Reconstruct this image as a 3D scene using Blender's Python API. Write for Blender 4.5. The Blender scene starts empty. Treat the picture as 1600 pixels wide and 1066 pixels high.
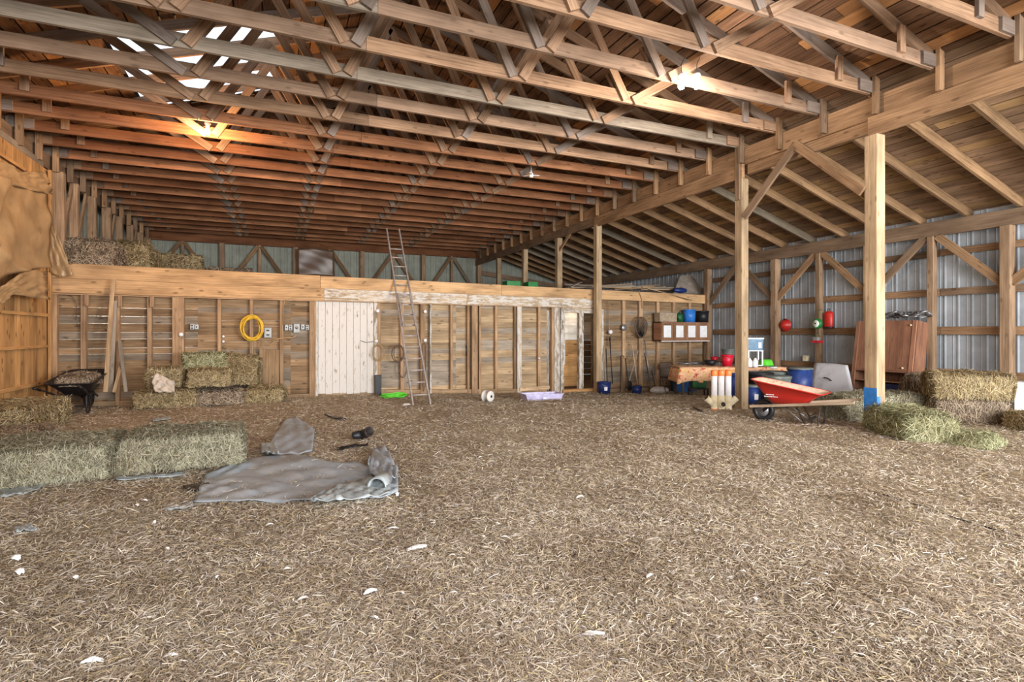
import bpy, math, random
import numpy as np
from mathutils import Vector, Matrix
R = random.Random(7); NR = np.random.RandomState(7)
S = bpy.context.scene; COL = S.collection
rad = math.radians

# ------------------------------------------------------------------ camera, world, lights, exposure
FPX = 849.0; YAW = rad(23.5); EYE = 1.4; HOR = 520.0
cam = bpy.data.cameras.new('camera'); cam.sensor_width = 36; cam.lens = FPX/1600*36
cam.shift_y = -(533-HOR)/1600; cam.clip_start = .05; cam.clip_end = 300
co = bpy.data.objects.new('camera', cam); COL.objects.link(co)
co.location = (0, 0, EYE); co.rotation_euler = (rad(90), 0, -YAW); S.camera = co
S.view_settings.view_transform = 'Standard'; S.view_settings.look = 'None'
S.view_settings.exposure = 0.12; S.view_settings.gamma = 1; S.view_settings.use_curve_mapping = False
try:
    S.cycles.max_bounces = 7; S.cycles.diffuse_bounces = 4; S.cycles.sample_clamp_indirect = 4
except Exception: pass
W = bpy.data.worlds.new('world'); S.world = W; W.use_nodes = True
wb = W.node_tree.nodes['Background']; wb.inputs[0].default_value = (.82, .9, 1, 1); wb.inputs[1].default_value = 1.6
def lamp(name, kind, loc, energy, color, size=1, size_y=None, aim=None):
    l = bpy.data.lights.new(name, kind); l.energy = energy; l.color = color
    if kind == 'AREA':
        l.size = size
        if size_y: l.shape = 'RECTANGLE'; l.size_y = size_y
    elif kind == 'POINT': l.shadow_soft_size = size
    o = bpy.data.objects.new(name, l); COL.objects.link(o); o.location = loc
    if aim is not None: o.rotation_euler = (Vector(aim)-Vector(loc)).to_track_quat('-Z', 'Y').to_euler()
    return o
# daylight through the open front end of the barn, behind the photographer
lamp('daylight_doorway', 'AREA', (7.0, -3.2, 2.3), 520, (1, .97, .94), 2.2, 2.2, (6.0, 10, 1.6))
lamp('daylight_front', 'AREA', (4.0, -5.2, 2.6), 2100, (1, .985, .98), 15, 4.6, (4.0, 8, 2.2))
lamp('bulb_glow_warm', 'POINT', (-1.05, 10.4, 4.60), 200, (1, .58, .28), .05)
lamp('bulb_glow_white', 'POINT', (5.2, 5.72, 4.58), 150, (1, .86, .74), .06)
lamp('lean_to_daylight', 'AREA', (10.0, -4.2, 2.0), 620, (.9, .96, 1), 4.0, 3.2, (10.2, 8, 1.3))

# ------------------------------------------------------------------ picture-to-place helpers
def ray(u, v):
    r = (u-800)/FPX; k = (HOR-v)/FPX
    return Vector((math.sin(YAW)+r*math.cos(YAW), math.cos(YAW)-r*math.sin(YAW), k))
def onZ(u, v, z=0): d = ray(u, v); t = (z-EYE)/d.z; return Vector((d.x*t, d.y*t, z))
def onY(u, v, y): d = ray(u, v); t = y/d.y; return Vector((d.x*t, y, EYE+d.z*t))
def onX(u, v, x): d = ray(u, v); t = x/d.x; return Vector((x, d.y*t, EYE+d.z*t))
def sm(a, b, x):
    t = np.clip((np.asarray(x, float)-a)/(b-a), 0, 1); return t*t*(3-2*t)
def g0(x, y):                                    # large shape of the littered ground
    return -.033*np.maximum(0, np.asarray(x, float)-1.3)*sm(8.3, 12.5, y)*(1-sm(10.9, 11.6, x)) + .16*sm(10.6, 11.6, x)*(1-sm(8.6, 10, y))
WV = [(NR.uniform(1.2, 9), NR.uniform(0, 6.28), NR.uniform(0, 6.28)) for _ in range(26)]
def g(x, y):
    x = np.asarray(x, float); y = np.asarray(y, float); h = g0(x, y)
    for k, a, p in WV: h = h + .0085/k**.6*np.sin(k*(x*math.cos(a)+y*math.sin(a))+p)
    return h
def onF(u, v, dz=0):
    p = onZ(u, v, 0)
    for _ in range(4): p = onZ(u, v, float(g(p.x, p.y))+dz)
    return p
def srgb(r, g_, b):
    f = lambda c: (c/255/12.92) if c/255 < .04045 else ((c/255+.055)/1.055)**2.4
    return (f(r), f(g_), f(b), 1)

# ------------------------------------------------------------------ materials
def nt(name, rough=.8, spec=.3):
    m = bpy.data.materials.new(name); m.use_nodes = True; t = m.node_tree; b = t.nodes['Principled BSDF']
    b.inputs['Roughness'].default_value = rough; b.inputs['Specular IOR Level'].default_value = spec
    return m, t, b
def N(t, k, **kw):
    n = t.nodes.new(k)
    for a, v in kw.items(): setattr(n, a, v)
    return n
def ramp(t, fac, cols, interp='LINEAR'):
    r = N(t, 'ShaderNodeValToRGB'); e = r.color_ramp.elements; r.color_ramp.interpolation = interp
    while len(e) < len(cols): e.new(.5)
    for i, (p, c) in enumerate(cols): e[i].position = p; e[i].color = c
    t.links.new(fac, r.inputs[0]); return r.outputs[0]
def mixc(t, fac, a, b, mode='MIX'):
    m = N(t, 'ShaderNodeMix', data_type='RGBA', blend_type=mode)
    for s, i in ((fac, 0), (a, 6), (b, 7)):
        if hasattr(s, 'links'): t.links.new(s, m.inputs[i])
        else: m.inputs[i].default_value = s
    return m.outputs[2]
def math_(t, op, a, b=0.0):
    m = N(t, 'ShaderNodeMath', operation=op)
    for s, i in ((a, 0), (b, 1)):
        if hasattr(s, 'links'): t.links.new(s, m.inputs[i])
        else: m.inputs[i].default_value = s
    return m.outputs[0]
def noise(t, vec, scale, detail=4, rough=.55):
    n = N(t, 'ShaderNodeTexNoise'); n.inputs['Scale'].default_value = scale; n.inputs['Detail'].default_value = detail; n.inputs['Roughness'].default_value = rough
    if vec is not None: t.links.new(vec, n.inputs['Vector'])
    return n.outputs[0]
def mapping(t, vec, sc):
    m = N(t, 'ShaderNodeMapping'); m.inputs['Scale'].default_value = sc; t.links.new(vec, m.inputs[0]); return m.outputs[0]
def bump(t, b, h, s=.3, d=.01):
    n = N(t, 'ShaderNodeBump'); n.inputs['Strength'].default_value = s; n.inputs['Distance'].default_value = d
    t.links.new(h, n.inputs['Height']); t.links.new(n.outputs[0], b.inputs['Normal'])
def wood(name, dark, mid, light, alt=None, altw=.35, knots=.5, rough=.85, paint=None, paintw=.5):
    """UV runs along the grain (U metres along, V metres round the board); colour shifts per board."""
    m, t, b = nt(name, rough, .2)
    uv = N(t, 'ShaderNodeTexCoord').outputs['UV']
    geo = N(t, 'ShaderNodeNewGeometry').outputs['Random Per Island']; oi = N(t, 'ShaderNodeObjectInfo').outputs['Random']
    rnd = math_(t, 'FRACT', math_(t, 'ADD', math_(t, 'MULTIPLY', geo, 7.31), math_(t, 'MULTIPLY', oi, 3.7)))
    grain = noise(t, mapping(t, uv, (1.3, 46, 1)), 1.0, 6, .62)
    c = ramp(t, grain, [(.22, dark), (.5, mid), (.8, light)])
    if alt:
        f = math_(t, 'GREATER_THAN', rnd, 1-altw)
        c = mixc(t, math_(t, 'MULTIPLY', f, .85), c, ramp(t, grain, [(.3, tuple(x*.6 for x in alt[:3])+(1,)), (.7, alt)]))
    big = noise(t, mapping(t, uv, (.9, 3.0, 1)), 1.3, 3)
    c = mixc(t, 1.0, c, ramp(t, big, [(.3, (.62, .6, .58, 1)), (.62, (1.12, 1.12, 1.1, 1))]), 'MULTIPLY')
    v = math_(t, 'ADD', math_(t, 'MULTIPLY', math_(t, 'FRACT', math_(t, 'MULTIPLY', rnd, 5.7)), .5), .76)
    c = mixc(t, 1.0, c, N_comb(t, v), 'MULTIPLY')
    if knots:
        vo = N(t, 'ShaderNodeTexVoronoi'); vo.inputs['Scale'].default_value = 1; t.links.new(mapping(t, uv, (3.2, 8, 1)), vo.inputs['Vector'])
        k = ramp(t, vo.outputs['Distance'], [(.10, (1, 1, 1, 1)), (.2, (0, 0, 0, 1))])
        c = mixc(t, math_(t, 'MULTIPLY', k, knots), c, (dark[0]*.35, dark[1]*.3, dark[2]*.28, 1))
    if paint:
        pn = noise(t, mapping(t, uv, (3.5, 12, 1)), 1.2, 5, .7)
        c = mixc(t, ramp(t, pn, [(paintw-.05, (1, 1, 1, 1)), (paintw+.04, (0, 0, 0, 1))]), c, paint)
    t.links.new(c, b.inputs['Base Color']); bump(t, b, grain, .45, .006)
    return m
def N_comb(t, v):
    n = N(t, 'ShaderNodeCombineColor')
    for i in range(3): t.links.new(v, n.inputs[i])
    return n.outputs[0]
def plain(name, c, rough=.5, spec=.4, metal=0, var=.18, scale=9, emit=0, dirt=None, dirtw=.45, coat=0):
    m, t, b = nt(name, rough, spec); b.inputs['Metallic'].default_value = metal
    ob = N(t, 'ShaderNodeTexCoord').outputs['Object']; n = noise(t, ob, scale, 4)
    col = mixc(t, 1.0, c, ramp(t, n, [(.3, (1-var*1.6,)*3+(1,)), (.7, (1+var,)*3+(1,))]), 'MULTIPLY')
    if dirt:
        d = noise(t, ob, scale*.6, 5, .7); col = mixc(t, ramp(t, d, [(dirtw, (0, 0, 0, 1)), (dirtw+.18, (1, 1, 1, 1))]), col, dirt)
    t.links.new(col, b.inputs['Base Color'])
    if emit: b.inputs['Emission Color'].default_value = c; b.inputs['Emission Strength'].default_value = emit
    return m
def strawmat(name, cols, rough=.7, world_tint=False):
    m, t, b = nt(name, rough, .25)
    r = N(t, 'ShaderNodeNewGeometry').outputs['Random Per Island']
    k = len(cols); c = ramp(t, r, [((i+.5)/k, c_) for i, c_ in enumerate(cols)])
    ob = N(t, 'ShaderNodeTexCoord').outputs['Object']
    n = noise(t, ob, 1.3, 3); c = mixc(t, 1.0, c, ramp(t, n, [(.32, (.78, .74, .68, 1)), (.66, (1.12, 1.13, 1.12, 1))]), 'MULTIPLY')
    t.links.new(c, b.inputs['Base Color']); return m
M = {}
M['truss'] = wood('truss_wood', srgb(92, 70, 54), srgb(150, 119, 94), srgb(178, 148, 120), srgb(150, 124, 104), .3, .4)
M['truss_grey'] = wood('truss_wood_grey', srgb(96, 84, 74), srgb(140, 127, 112), srgb(166, 154, 140), None, 0, .25)
M['truss_brown'] = wood('brown_truss_wood', srgb(92, 60, 42), srgb(146, 100, 70), srgb(174, 126, 92), srgb(130, 84, 56), .3, .4)
M['web'] = wood('web_wood', srgb(92, 70, 54), srgb(140, 112, 90), srgb(168, 140, 114), srgb(140, 128, 120), .3, .3)
M['roof'] = wood('roof_boards', srgb(62, 44, 33), srgb(106, 79, 60), srgb(136, 106, 82), srgb(170, 124, 82), .2, .6)
M['roof2'] = wood('lean_to_boards', srgb(84, 66, 52), srgb(136, 110, 88), srgb(168, 142, 116), srgb(184, 150, 108), .25, .6)
M['rafter'] = wood('rafter_wood', srgb(82, 62, 44), srgb(132, 104, 76), srgb(158, 130, 98), srgb(134, 124, 108), .14, .3)
M['post'] = wood('post_wood', srgb(122, 102, 80), srgb(174, 150, 120), srgb(198, 176, 146), None, 0, .45)
M['rustic'] = wood('wall_post_wood', srgb(104, 80, 62), srgb(158, 130, 104), srgb(186, 160, 132), None, 0, .45)
M['header'] = wood('header_wood', srgb(100, 76, 56), srgb(156, 124, 94), srgb(184, 152, 120), srgb(140, 118, 98), .25, .5)
M['beam'] = wood('rim_beam_wood', srgb(140, 108, 76), srgb(188, 152, 112), srgb(208, 176, 136), None, 0, .6)
M['beam_white'] = wood('whitewashed_board', srgb(130, 112, 92), srgb(174, 154, 128), srgb(192, 174, 150), None, 0, .3, paint=srgb(206, 200, 192), paintw=.50)
M['siding'] = wood('siding_wood', srgb(88, 70, 52), srgb(142, 116, 88), srgb(172, 146, 114), srgb(146, 134, 120), .22, .6)
M['siding_r'] = wood('siding_worn', srgb(108, 90, 70), srgb(166, 142, 112), srgb(192, 170, 140), srgb(168, 156, 142), .25, .5)
M['stud'] = wood('stud_wood', srgb(112, 86, 64), srgb(166, 136, 106), srgb(190, 162, 132), None, 0, .3)
M['stud_white'] = wood('whitewashed_post', srgb(130, 114, 96), srgb(174, 160, 142), srgb(194, 182, 166), None, 0, .2, paint=srgb(202, 196, 188), paintw=.5)
M['orange'] = wood('fresh_pine_boards', srgb(145, 103, 61), srgb(192, 147, 96), srgb(209, 168, 117), None, 0, .75)
M['white_door'] = wood('peeling_white_paint', srgb(140, 124, 106), srgb(168, 152, 134), srgb(190, 176, 160), None, 0, .2, paint=srgb(210, 205, 198), paintw=.62)
M['plank'] = wood('loose_plank', srgb(110, 88, 66), srgb(164, 138, 108), srgb(192, 168, 138), srgb(150, 142, 132), .4, .3)
M['room_white'] = wood('painted_room_boards', srgb(205, 200, 190), srgb(232, 228, 220), srgb(245, 242, 236), None, 0, 0)
M['cabwood'] = wood('red_brown_cabinet_wood', srgb(104, 70, 54), srgb(146, 104, 82), srgb(168, 124, 100), None, 0, .2, .6)
M['cabframe'] = wood('cupboard_wood', srgb(100, 70, 50), srgb(142, 106, 80), srgb(166, 130, 102), None, 0, .1, .5)
M['handle'] = wood('grey_handle_wood', srgb(140, 118, 96), srgb(186, 164, 140), srgb(205, 188, 165), None, 0, .1)
M['metal'] = plain('galvanised_sheet', srgb(168, 174, 180), .6, .4, .0, .12, 3, dirt=srgb(130, 128, 122), dirtw=.6)
M['metal_green'] = plain('pale_green_sheet', srgb(146, 150, 138), .6, .3, .0, .12, 3)
M['sheetroof'] = plain('outer_roof_sheet', srgb(70, 66, 62), .8)
M['tarp'] = plain('grey_tarp', srgb(150, 158, 166), .5, .5, 0, .14, 5, dirt=srgb(150, 142, 128), dirtw=.6)
M['tarp2'] = plain('tarp_underside', srgb(156, 164, 166), .35, .6, 0, .2, 14)
M['tarp_tan'] = plain('tan_tarp', srgb(172, 142, 104), .36, .5, 0, .18, 3, dirt=srgb(124, 100, 74), dirtw=.56)
M['black'] = plain('black_plastic', srgb(30, 30, 34), .45)
M['steel'] = plain('dull_steel', srgb(150, 150, 152), .4, .5, .6)
M['alu'] = plain('weathered_aluminium', srgb(178, 168, 164), .45, .5, .3)
M['darkmetal'] = plain('dark_metal', srgb(58, 52, 50), .5, .4, .4)
M['rust'] = plain('rusty_iron', srgb(92, 68, 56), .75, .3, .2)
M['red'] = plain('red_enamel', srgb(196, 44, 36), .4, .5, 0, .06, 5)
M['tray_in'] = plain('worn_tray_inside', srgb(212, 190, 166), .6, .3, 0, .1, 30, dirt=srgb(200, 84, 66), dirtw=.54)
M['white'] = plain('white_plastic', srgb(232, 232, 234), .4, .4, 0, .06)
M['dirtywhite'] = plain('scuffed_white', srgb(216, 212, 206), .5, .4, 0, .1, 8, dirt=srgb(160, 140, 112), dirtw=.6)
M['orangep'] = plain('orange_plastic', srgb(235, 128, 66), .4)
M['redp'] = plain('red_plastic', srgb(200, 24, 52), .35)
M['blue'] = plain('blue_plastic', srgb(34, 92, 160), .4)
M['navy'] = plain('navy_plastic', srgb(30, 48, 104), .4)
M['barrel'] = plain('barrel_blue', srgb(42, 66, 128), .4)
M['sky'] = plain('bright_blue_plastic', srgb(50, 120, 205), .4)
M['teal'] = plain('translucent_blue_box', srgb(74, 116, 146), .3)
M['green'] = plain('green_plastic', srgb(30, 130, 58), .4)
M['dgreen'] = plain('dark_green_plastic', srgb(24, 84, 44), .5)
M['lime'] = plain('lime_plastic', srgb(100, 215, 60), .4)
M['yellow'] = plain('yellow_hose', srgb(222, 178, 46), .45)
M['wire'] = plain('tan_wire', srgb(170, 140, 100), .6)
M['brownwire'] = plain('brown_wire', srgb(96, 76, 62), .6)
M['lilac'] = plain('lilac_plastic', srgb(186, 180, 214), .4)
M['cream'] = plain('cream_paper', srgb(226, 214, 180), .8)
M['bluepaint'] = plain('blue_painted_wood', srgb(52, 122, 196), .6, .3, 0, .15, 14, dirt=srgb(110, 130, 150), dirtw=.66)
M['card'] = plain('grey_cardboard', srgb(160, 142, 120), .85)
M['boardgrey'] = plain('grey_board', srgb(150, 138, 126), .8)
M['rag'] = plain('pinkish_sacking', srgb(196, 182, 166), .9)
M['bag'] = plain('feed_sack', srgb(205, 200, 198), .6, dirt=srgb(190, 70, 60), dirtw=.62)
M['lid'] = plain('grey_green_lid', srgb(104, 112, 108), .6, dirt=srgb(160, 150, 130), dirtw=.55)
M['graysheet'] = plain('white_sheet_grey_shade', srgb(222, 224, 230), .5, .4, 0, .08, 2, dirt=srgb(176, 178, 184), dirtw=.5)  # grey patches stand for shadow on the sheet, painted into its colour
M['feather'] = plain('white_feather', srgb(236, 234, 232), .8, .2, 0, .1, 40)
M['soil'] = plain('dark_litter', srgb(120, 98, 76), .95, .1, 0, .3, 26)
M['glow_warm'] = plain('warm_bulb_glass', (1, .62, .25, 1), .3, emit=60, var=0)
M['glow_white'] = plain('white_bulb_glass', (1, .93, .86, 1), .3, emit=90, var=0)
M['cobweb'] = plain('cobweb_grey', srgb(206, 200, 196), .9)
M['brownsheet'] = plain('shiny_brown_plastic_sheet', srgb(104, 80, 62), .32, .5, 0, .2, 3)
M['dial'] = plain('dial_white', srgb(225, 232, 222), .4)
M['pale_straw'] = plain('ground_litter', srgb(112, 98, 76), .95, .1)
M['boxgrey'] = plain('grey_switch_box', srgb(150, 152, 150), .45, .5, .2)
for k_ in ('tarp_tan', 'tarp', 'tarp2'):
    t_ = M[k_].node_tree; b_ = t_.nodes['Principled BSDF']; ob_ = N(t_, 'ShaderNodeTexCoord').outputs['Object']
    wv = N(t_, 'ShaderNodeTexNoise'); wv.noise_type = 'RIDGED_MULTIFRACTAL'; wv.inputs['Scale'].default_value = 1.7; wv.inputs['Detail'].default_value = 3; wv.inputs['Distortion'].default_value = .5
    t_.links.new(ob_, wv.inputs['Vector']); bump(t_, b_, wv.outputs[0], .9, .07 if k_ == 'tarp_tan' else .03)
# patterned cloth
def clothmat():
    m, t, b = nt('patterned_cloth', .8); ob = N(t, 'ShaderNodeTexCoord').outputs['Object']
    n = noise(t, ob, 7, 3, .6)
    c = ramp(t, n, [(.30, srgb(150, 40, 40)), (.40, srgb(206, 128, 96)), (.47, srgb(226, 190, 150)), (.55, srgb(206, 150, 120)), (.62, srgb(214, 190, 120)), (.70, srgb(196, 90, 60))])
    t.links.new(c, b.inputs['Base Color']); return m
M['cover'] = plain('pale_grey_cover', srgb(178, 180, 178), .5)
M['cloth'] = clothmat()
def groundmat():
    m, t, b = nt('trodden_straw_ground', .95, .1); ob = N(t, 'ShaderNodeTexCoord').outputs['Object']
    n1 = noise(t, ob, 60, 6, .75); n2 = noise(t, ob, .55, 4)
    st = noise(t, mapping(t, ob, (22, 70, 20)), 1.6, 4, .7)
    c = ramp(t, n1, [(.32, srgb(96, 83, 69)), (.5, srgb(162, 144, 123)), (.62, srgb(196, 179, 155)), (.75, srgb(225, 214, 193))])
    c = mixc(t, .45, c, ramp(t, st, [(.35, srgb(98, 85, 69)), (.6, srgb(200, 184, 159))]))
    c = mixc(t, 1.0, c, ramp(t, n2, [(.35, (.84, .8, .72, 1)), (.62, (1.08, 1.1, 1.05, 1))]), 'MULTIPLY')
    t.links.new(c, b.inputs['Base Color']); bump(t, b, n1, 1, .02); return m
M['ground'] = groundmat()
def skylightmat():
    m = bpy.data.materials.new('skylight_panel'); m.use_nodes = True; t = m.node_tree; t.nodes.clear()
    o = N(t, 'ShaderNodeOutputMaterial'); tr = N(t, 'ShaderNodeBsdfTransparent'); tl = N(t, 'ShaderNodeBsdfTranslucent'); mx = N(t, 'ShaderNodeMixShader')
    tr.inputs[0].default_value = (.9, .93, .96, 1); tl.inputs[0].default_value = (.9, .92, .95, 1); mx.inputs[0].default_value = .35
    t.links.new(tr.outputs[0], mx.inputs[1]); t.links.new(tl.outputs[0], mx.inputs[2]); t.links.new(mx.outputs[0], o.inputs[0]); return m
M['skylight'] = skylightmat()
STRAW = [srgb(117, 102, 89), srgb(167, 151, 135), srgb(207, 192, 173), srgb(228, 218, 206), srgb(187, 171, 148), srgb(148, 134, 119), srgb(226, 222, 220), srgb(207, 189, 141), srgb(167, 153, 141), srgb(200, 185, 166)]
M['straw'] = strawmat('straw_litter', STRAW)
M['hay_green'] = strawmat('green_hay', [srgb(78, 77, 61), srgb(127, 123, 101), srgb(159, 155, 132), srgb(183, 177, 154), srgb(109, 101, 82), srgb(175, 167, 145)])
M['hay_tan'] = strawmat('tan_hay', [srgb(97, 81, 61), srgb(152, 132, 101), srgb(186, 165, 127), srgb(204, 188, 150), srgb(129, 115, 81), srgb(169, 150, 111)])
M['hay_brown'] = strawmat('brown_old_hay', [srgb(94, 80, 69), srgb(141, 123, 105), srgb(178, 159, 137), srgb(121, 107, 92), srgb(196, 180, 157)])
M['hay_fresh'] = strawmat('fresh_green_hay', [srgb(100, 104, 71), srgb(147, 147, 109), srgb(180, 177, 138), srgb(198, 193, 163), srgb(126, 126, 90)])
M['hay_core'] = plain('hay_core', srgb(118, 102, 72), .95, .1, 0, .4, 22)
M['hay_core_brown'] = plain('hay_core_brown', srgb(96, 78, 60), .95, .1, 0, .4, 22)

# ------------------------------------------------------------------ mesh helpers
def grid_obj_mesh(name, V, Fs, UV=None, mats=None, mi=None, smooth=False):
    me = bpy.data.meshes.new(name); me.from_pydata(V, [], Fs)
    if UV:
        l = me.uv_layers.new(name='UVMap'); flat = [c for f in UV for uv in f for c in uv]; l.data.foreach_set('uv', flat)
    for m in mats or []: me.materials.append(m)
    if mi: me.polygons.foreach_set('material_index', mi)
    if smooth: me.polygons.foreach_set('use_smooth', [True]*len(me.polygons))
    me.update(); return me
class MB:
    def __init__(s): s.V = []; s.F = []; s.U = []; s.I = []; s.sm = []; s.mi = 0; s.T = Matrix.Identity(4)
    def add(s, vs, fs, uvs=None, smooth=False):
        n = len(s.V); s.V += [tuple(s.T @ Vector(v)) for v in vs]
        for k, f in enumerate(fs):
            s.F.append(tuple(i+n for i in f)); s.I.append(s.mi); s.sm.append(smooth)
            s.U.append(uvs[k] if uvs else [(vs[i][0]+vs[i][1]*.7, vs[i][2]+vs[i][1]*.3) for i in f])
        return s
    def beam(s, a, b, w, h, up=(0, 0, 1), w2=None, h2=None):
        """board from a to b; w across, h along up; UV along grain"""
        a = Vector(a); b = Vector(b); d = (b-a).normalized(); up = Vector(up)
        x = d.cross(up)
        if x.length < 1e-4: x = d.cross(Vector((1, 0, 0)))
        x.normalize(); z = x.cross(d).normalized(); L = (b-a).length
        w2 = w2 or w; h2 = h2 or h; vs = []
        for p, ww, hh in ((a, w, h), (b, w2, h2)):
            for sx, sz in ((-1, -1), (1, -1), (1, 1), (-1, 1)): vs.append(p+x*sx*ww/2+z*sz*hh/2)
        ou, ov = R.uniform(0, 40), R.uniform(0, 40); fs = []; us = []; acc = ov
        for i in range(4):
            j = (i+1) % 4; wd = w if i % 2 == 0 else h
            fs.append((i, j, j+4, i+4)); us.append([(ou, acc), (ou, acc+wd), (ou+L, acc+wd), (ou+L, acc)]); acc += wd
        fs += [(3, 2, 1, 0), (4, 5, 6, 7)]
        us += [[(ou, ov), (ou+.02, ov), (ou+.02, ov+h), (ou, ov+h)]]*2
        return s.add(vs, fs, us)
    def box(s, c, size, rz=0, taper=1):
        c = Vector(c); hx, hy, hz = [q/2 for q in size]; vs = []
        for z, k in ((-hz, taper), (hz, 1)):
            for x, y in ((-hx, -hy), (hx, -hy), (hx, hy), (-hx, hy)):
                v = Vector((x*k, y*k, z)); v.rotate(Matrix.Rotation(rz, 3, 'Z')); vs.append(c+v)
        return s.add(vs, [(3, 2, 1, 0), (4, 5, 6, 7), (0, 1, 5, 4), (1, 2, 6, 5), (2, 3, 7, 6), (3, 0, 4, 7)])
    def tube(s, pts, r, n=8, closed=False, r2=None):
        pts = [Vector(p) for p in pts]; m = len(pts); vs = []; prev = None
        for i, p in enumerate(pts):
            if closed: d = pts[(i+1) % m]-pts[i-1]
            else: d = pts[min(i+1, m-1)]-pts[max(i-1, 0)]
            d.normalize()
            x = prev - d*prev.dot(d) if prev is not None else d.orthogonal()
            if x.length < 1e-5: x = d.orthogonal()
            x.normalize(); prev = x; y = d.cross(x)
            rr = r if r2 is None else r+(r2-r)*i/max(1, m-1)
            for k in range(n): a = 2*math.pi*k/n; vs.append(p+(x*math.cos(a)+y*math.sin(a))*rr)
        fs = [(i*n+k, i*n+(k+1) % n, ((i+1) % m)*n+(k+1) % n, ((i+1) % m)*n+k) for i in range(m if closed else m-1) for k in range(n)]
        if not closed: fs += [tuple(range(n-1, -1, -1)), tuple((m-1)*n+k for k in range(n))]
        return s.add(vs, fs, None, True)
    def lathe(s, prof, n=20, c=(0, 0, 0), axis='Z', sx=1, sy=1):
        vs = []; c = Vector(c)
        for r, z in prof:
            for k in range(n):
                a = 2*math.pi*k/n; v = Vector((r*math.cos(a)*sx, r*math.sin(a)*sy, z))
                if axis == 'X': v = Vector((v.z, v.x, v.y))
                if axis == 'Y': v = Vector((v.x, v.z, v.y))
                vs.append(c+v)
        fs = [(i*n+k, i*n+(k+1) % n, (i+1)*n+(k+1) % n, (i+1)*n+k) for i in range(len(prof)-1) for k in range(n)]
        return s.add(vs, fs, None, True)
    def mesh(s, name, mats):
        mats = mats if isinstance(mats, (list, tuple)) else [mats]
        me = grid_obj_mesh(name, s.V, s.F, s.U, mats, s.I); me.polygons.foreach_set('use_smooth', s.sm); return me
    def build(s, name, mats, parent=None, origin=None, loc=None, rz=0):
        if origin is not None:
            o = Vector(origin); s.V = [tuple(Vector(v)-o) for v in s.V]
        ob = bpy.data.objects.new(name, s.mesh(name, mats)); COL.objects.link(ob)
        if origin is not None: ob.location = origin
        if loc is not None: ob.location = loc
        if rz: ob.rotation_euler[2] = rz
        if parent: ob.parent = parent
        return ob
def tag(o, label=None, cat=None, group=None, kind=None):
    if label: o['label'] = label
    if cat: o['category'] = cat
    if group: o['group'] = group
    if kind: o['kind'] = kind
    return o
def thing(name, label, cat, loc, rz=0, group=None, rx=0, ry=0):
    o = bpy.data.objects.new(name, None); COL.objects.link(o); o.location = loc; o.rotation_euler = (rx, ry, rz)
    o.empty_display_size = .1; return tag(o, label, cat, group)
def struct(o, label=None): o['kind'] = 'structure'; return tag(o, label) if label else o
def bev(o, w=.01, seg=2):
    m = o.modifiers.new('bevel', 'BEVEL'); m.width = w; m.segments = seg; m.limit_method = 'ANGLE'; return o
def solid(o, th): m = o.modifiers.new('solid', 'SOLIDIFY'); m.thickness = th; m.offset = 0; return o
ORD = ['nearest', 'second', 'third', 'fourth', 'fifth', 'sixth', 'seventh', 'eighth', 'ninth', 'tenth', 'eleventh', 'twelfth', 'thirteenth', 'fourteenth', 'fifteenth', 'sixteenth', 'seventeenth', 'eighteenth', 'nineteenth', 'twentieth', 'twenty-first', 'twenty-second', 'twenty-third', 'twenty-fourth', 'twenty-fifth', 'twenty-sixth', 'twenty-seventh', 'twenty-eighth']
def strands(P, D, L, Wd, UP, bend=.25):
    """numpy: bent blades; P centre, D direction, L length, Wd width, UP side-normal -> verts, faces (2 quads each)"""
    n = len(P); side = np.cross(D, UP); side /= np.linalg.norm(side, axis=1)[:, None]+1e-9
    a = P-D*L[:, None]/2; c = P+D*L[:, None]/2; m = P+UP*(L*bend*.3)[:, None]
    s_ = side*Wd[:, None]/2
    V = np.stack([a-s_*.6, a+s_*.6, m-s_, m+s_, c-s_*.6, c+s_*.6], 1).reshape(-1, 3)
    b = np.arange(n)[:, None]*6
    Fq = np.concatenate([b+np.array([[0, 1, 3, 2]]), b+np.array([[2, 3, 5, 4]])], 1).reshape(-1, 4)
    return V, Fq
def npmesh(name, V, Fq, mats, mi=None):
    me = bpy.data.meshes.new(name); me.vertices.add(len(V)); me.vertices.foreach_set('co', V.astype(np.float32).ravel())
    me.loops.add(Fq.size); me.loops.foreach_set('vertex_index', Fq.astype(np.int32).ravel())
    me.polygons.add(len(Fq)); me.polygons.foreach_set('loop_start', np.arange(0, Fq.size, 4, dtype=np.int32))
    for m in mats: me.materials.append(m)
    if mi is not None: me.polygons.foreach_set('material_index', mi.astype(np.int32))
    me.update(calc_edges=True); return me
def rnd_dirs(n, flat=.25, norm=None):
    D = NR.normal(size=(n, 3)); 
    if norm is not None: D -= (1-flat)*(D*norm).sum(1)[:, None]*norm
    return D/np.linalg.norm(D, axis=1)[:, None]

# ================================================================== THE SETTING
XL, XH, XR = -4.1, 7.9, 12.05      # left wall, header line, right wall
YW, YB, YF = 12.75, 22.0, -6.0      # partition wall, back wall, open front
PIT = .337; RIDGE = 1.9
def deck(x): return 5.0+PIT*(x+4.1) if x < RIDGE else (5.0+PIT*(7.9-x) if x < 7.9 else 5.0-.305*(x-7.9))
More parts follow.
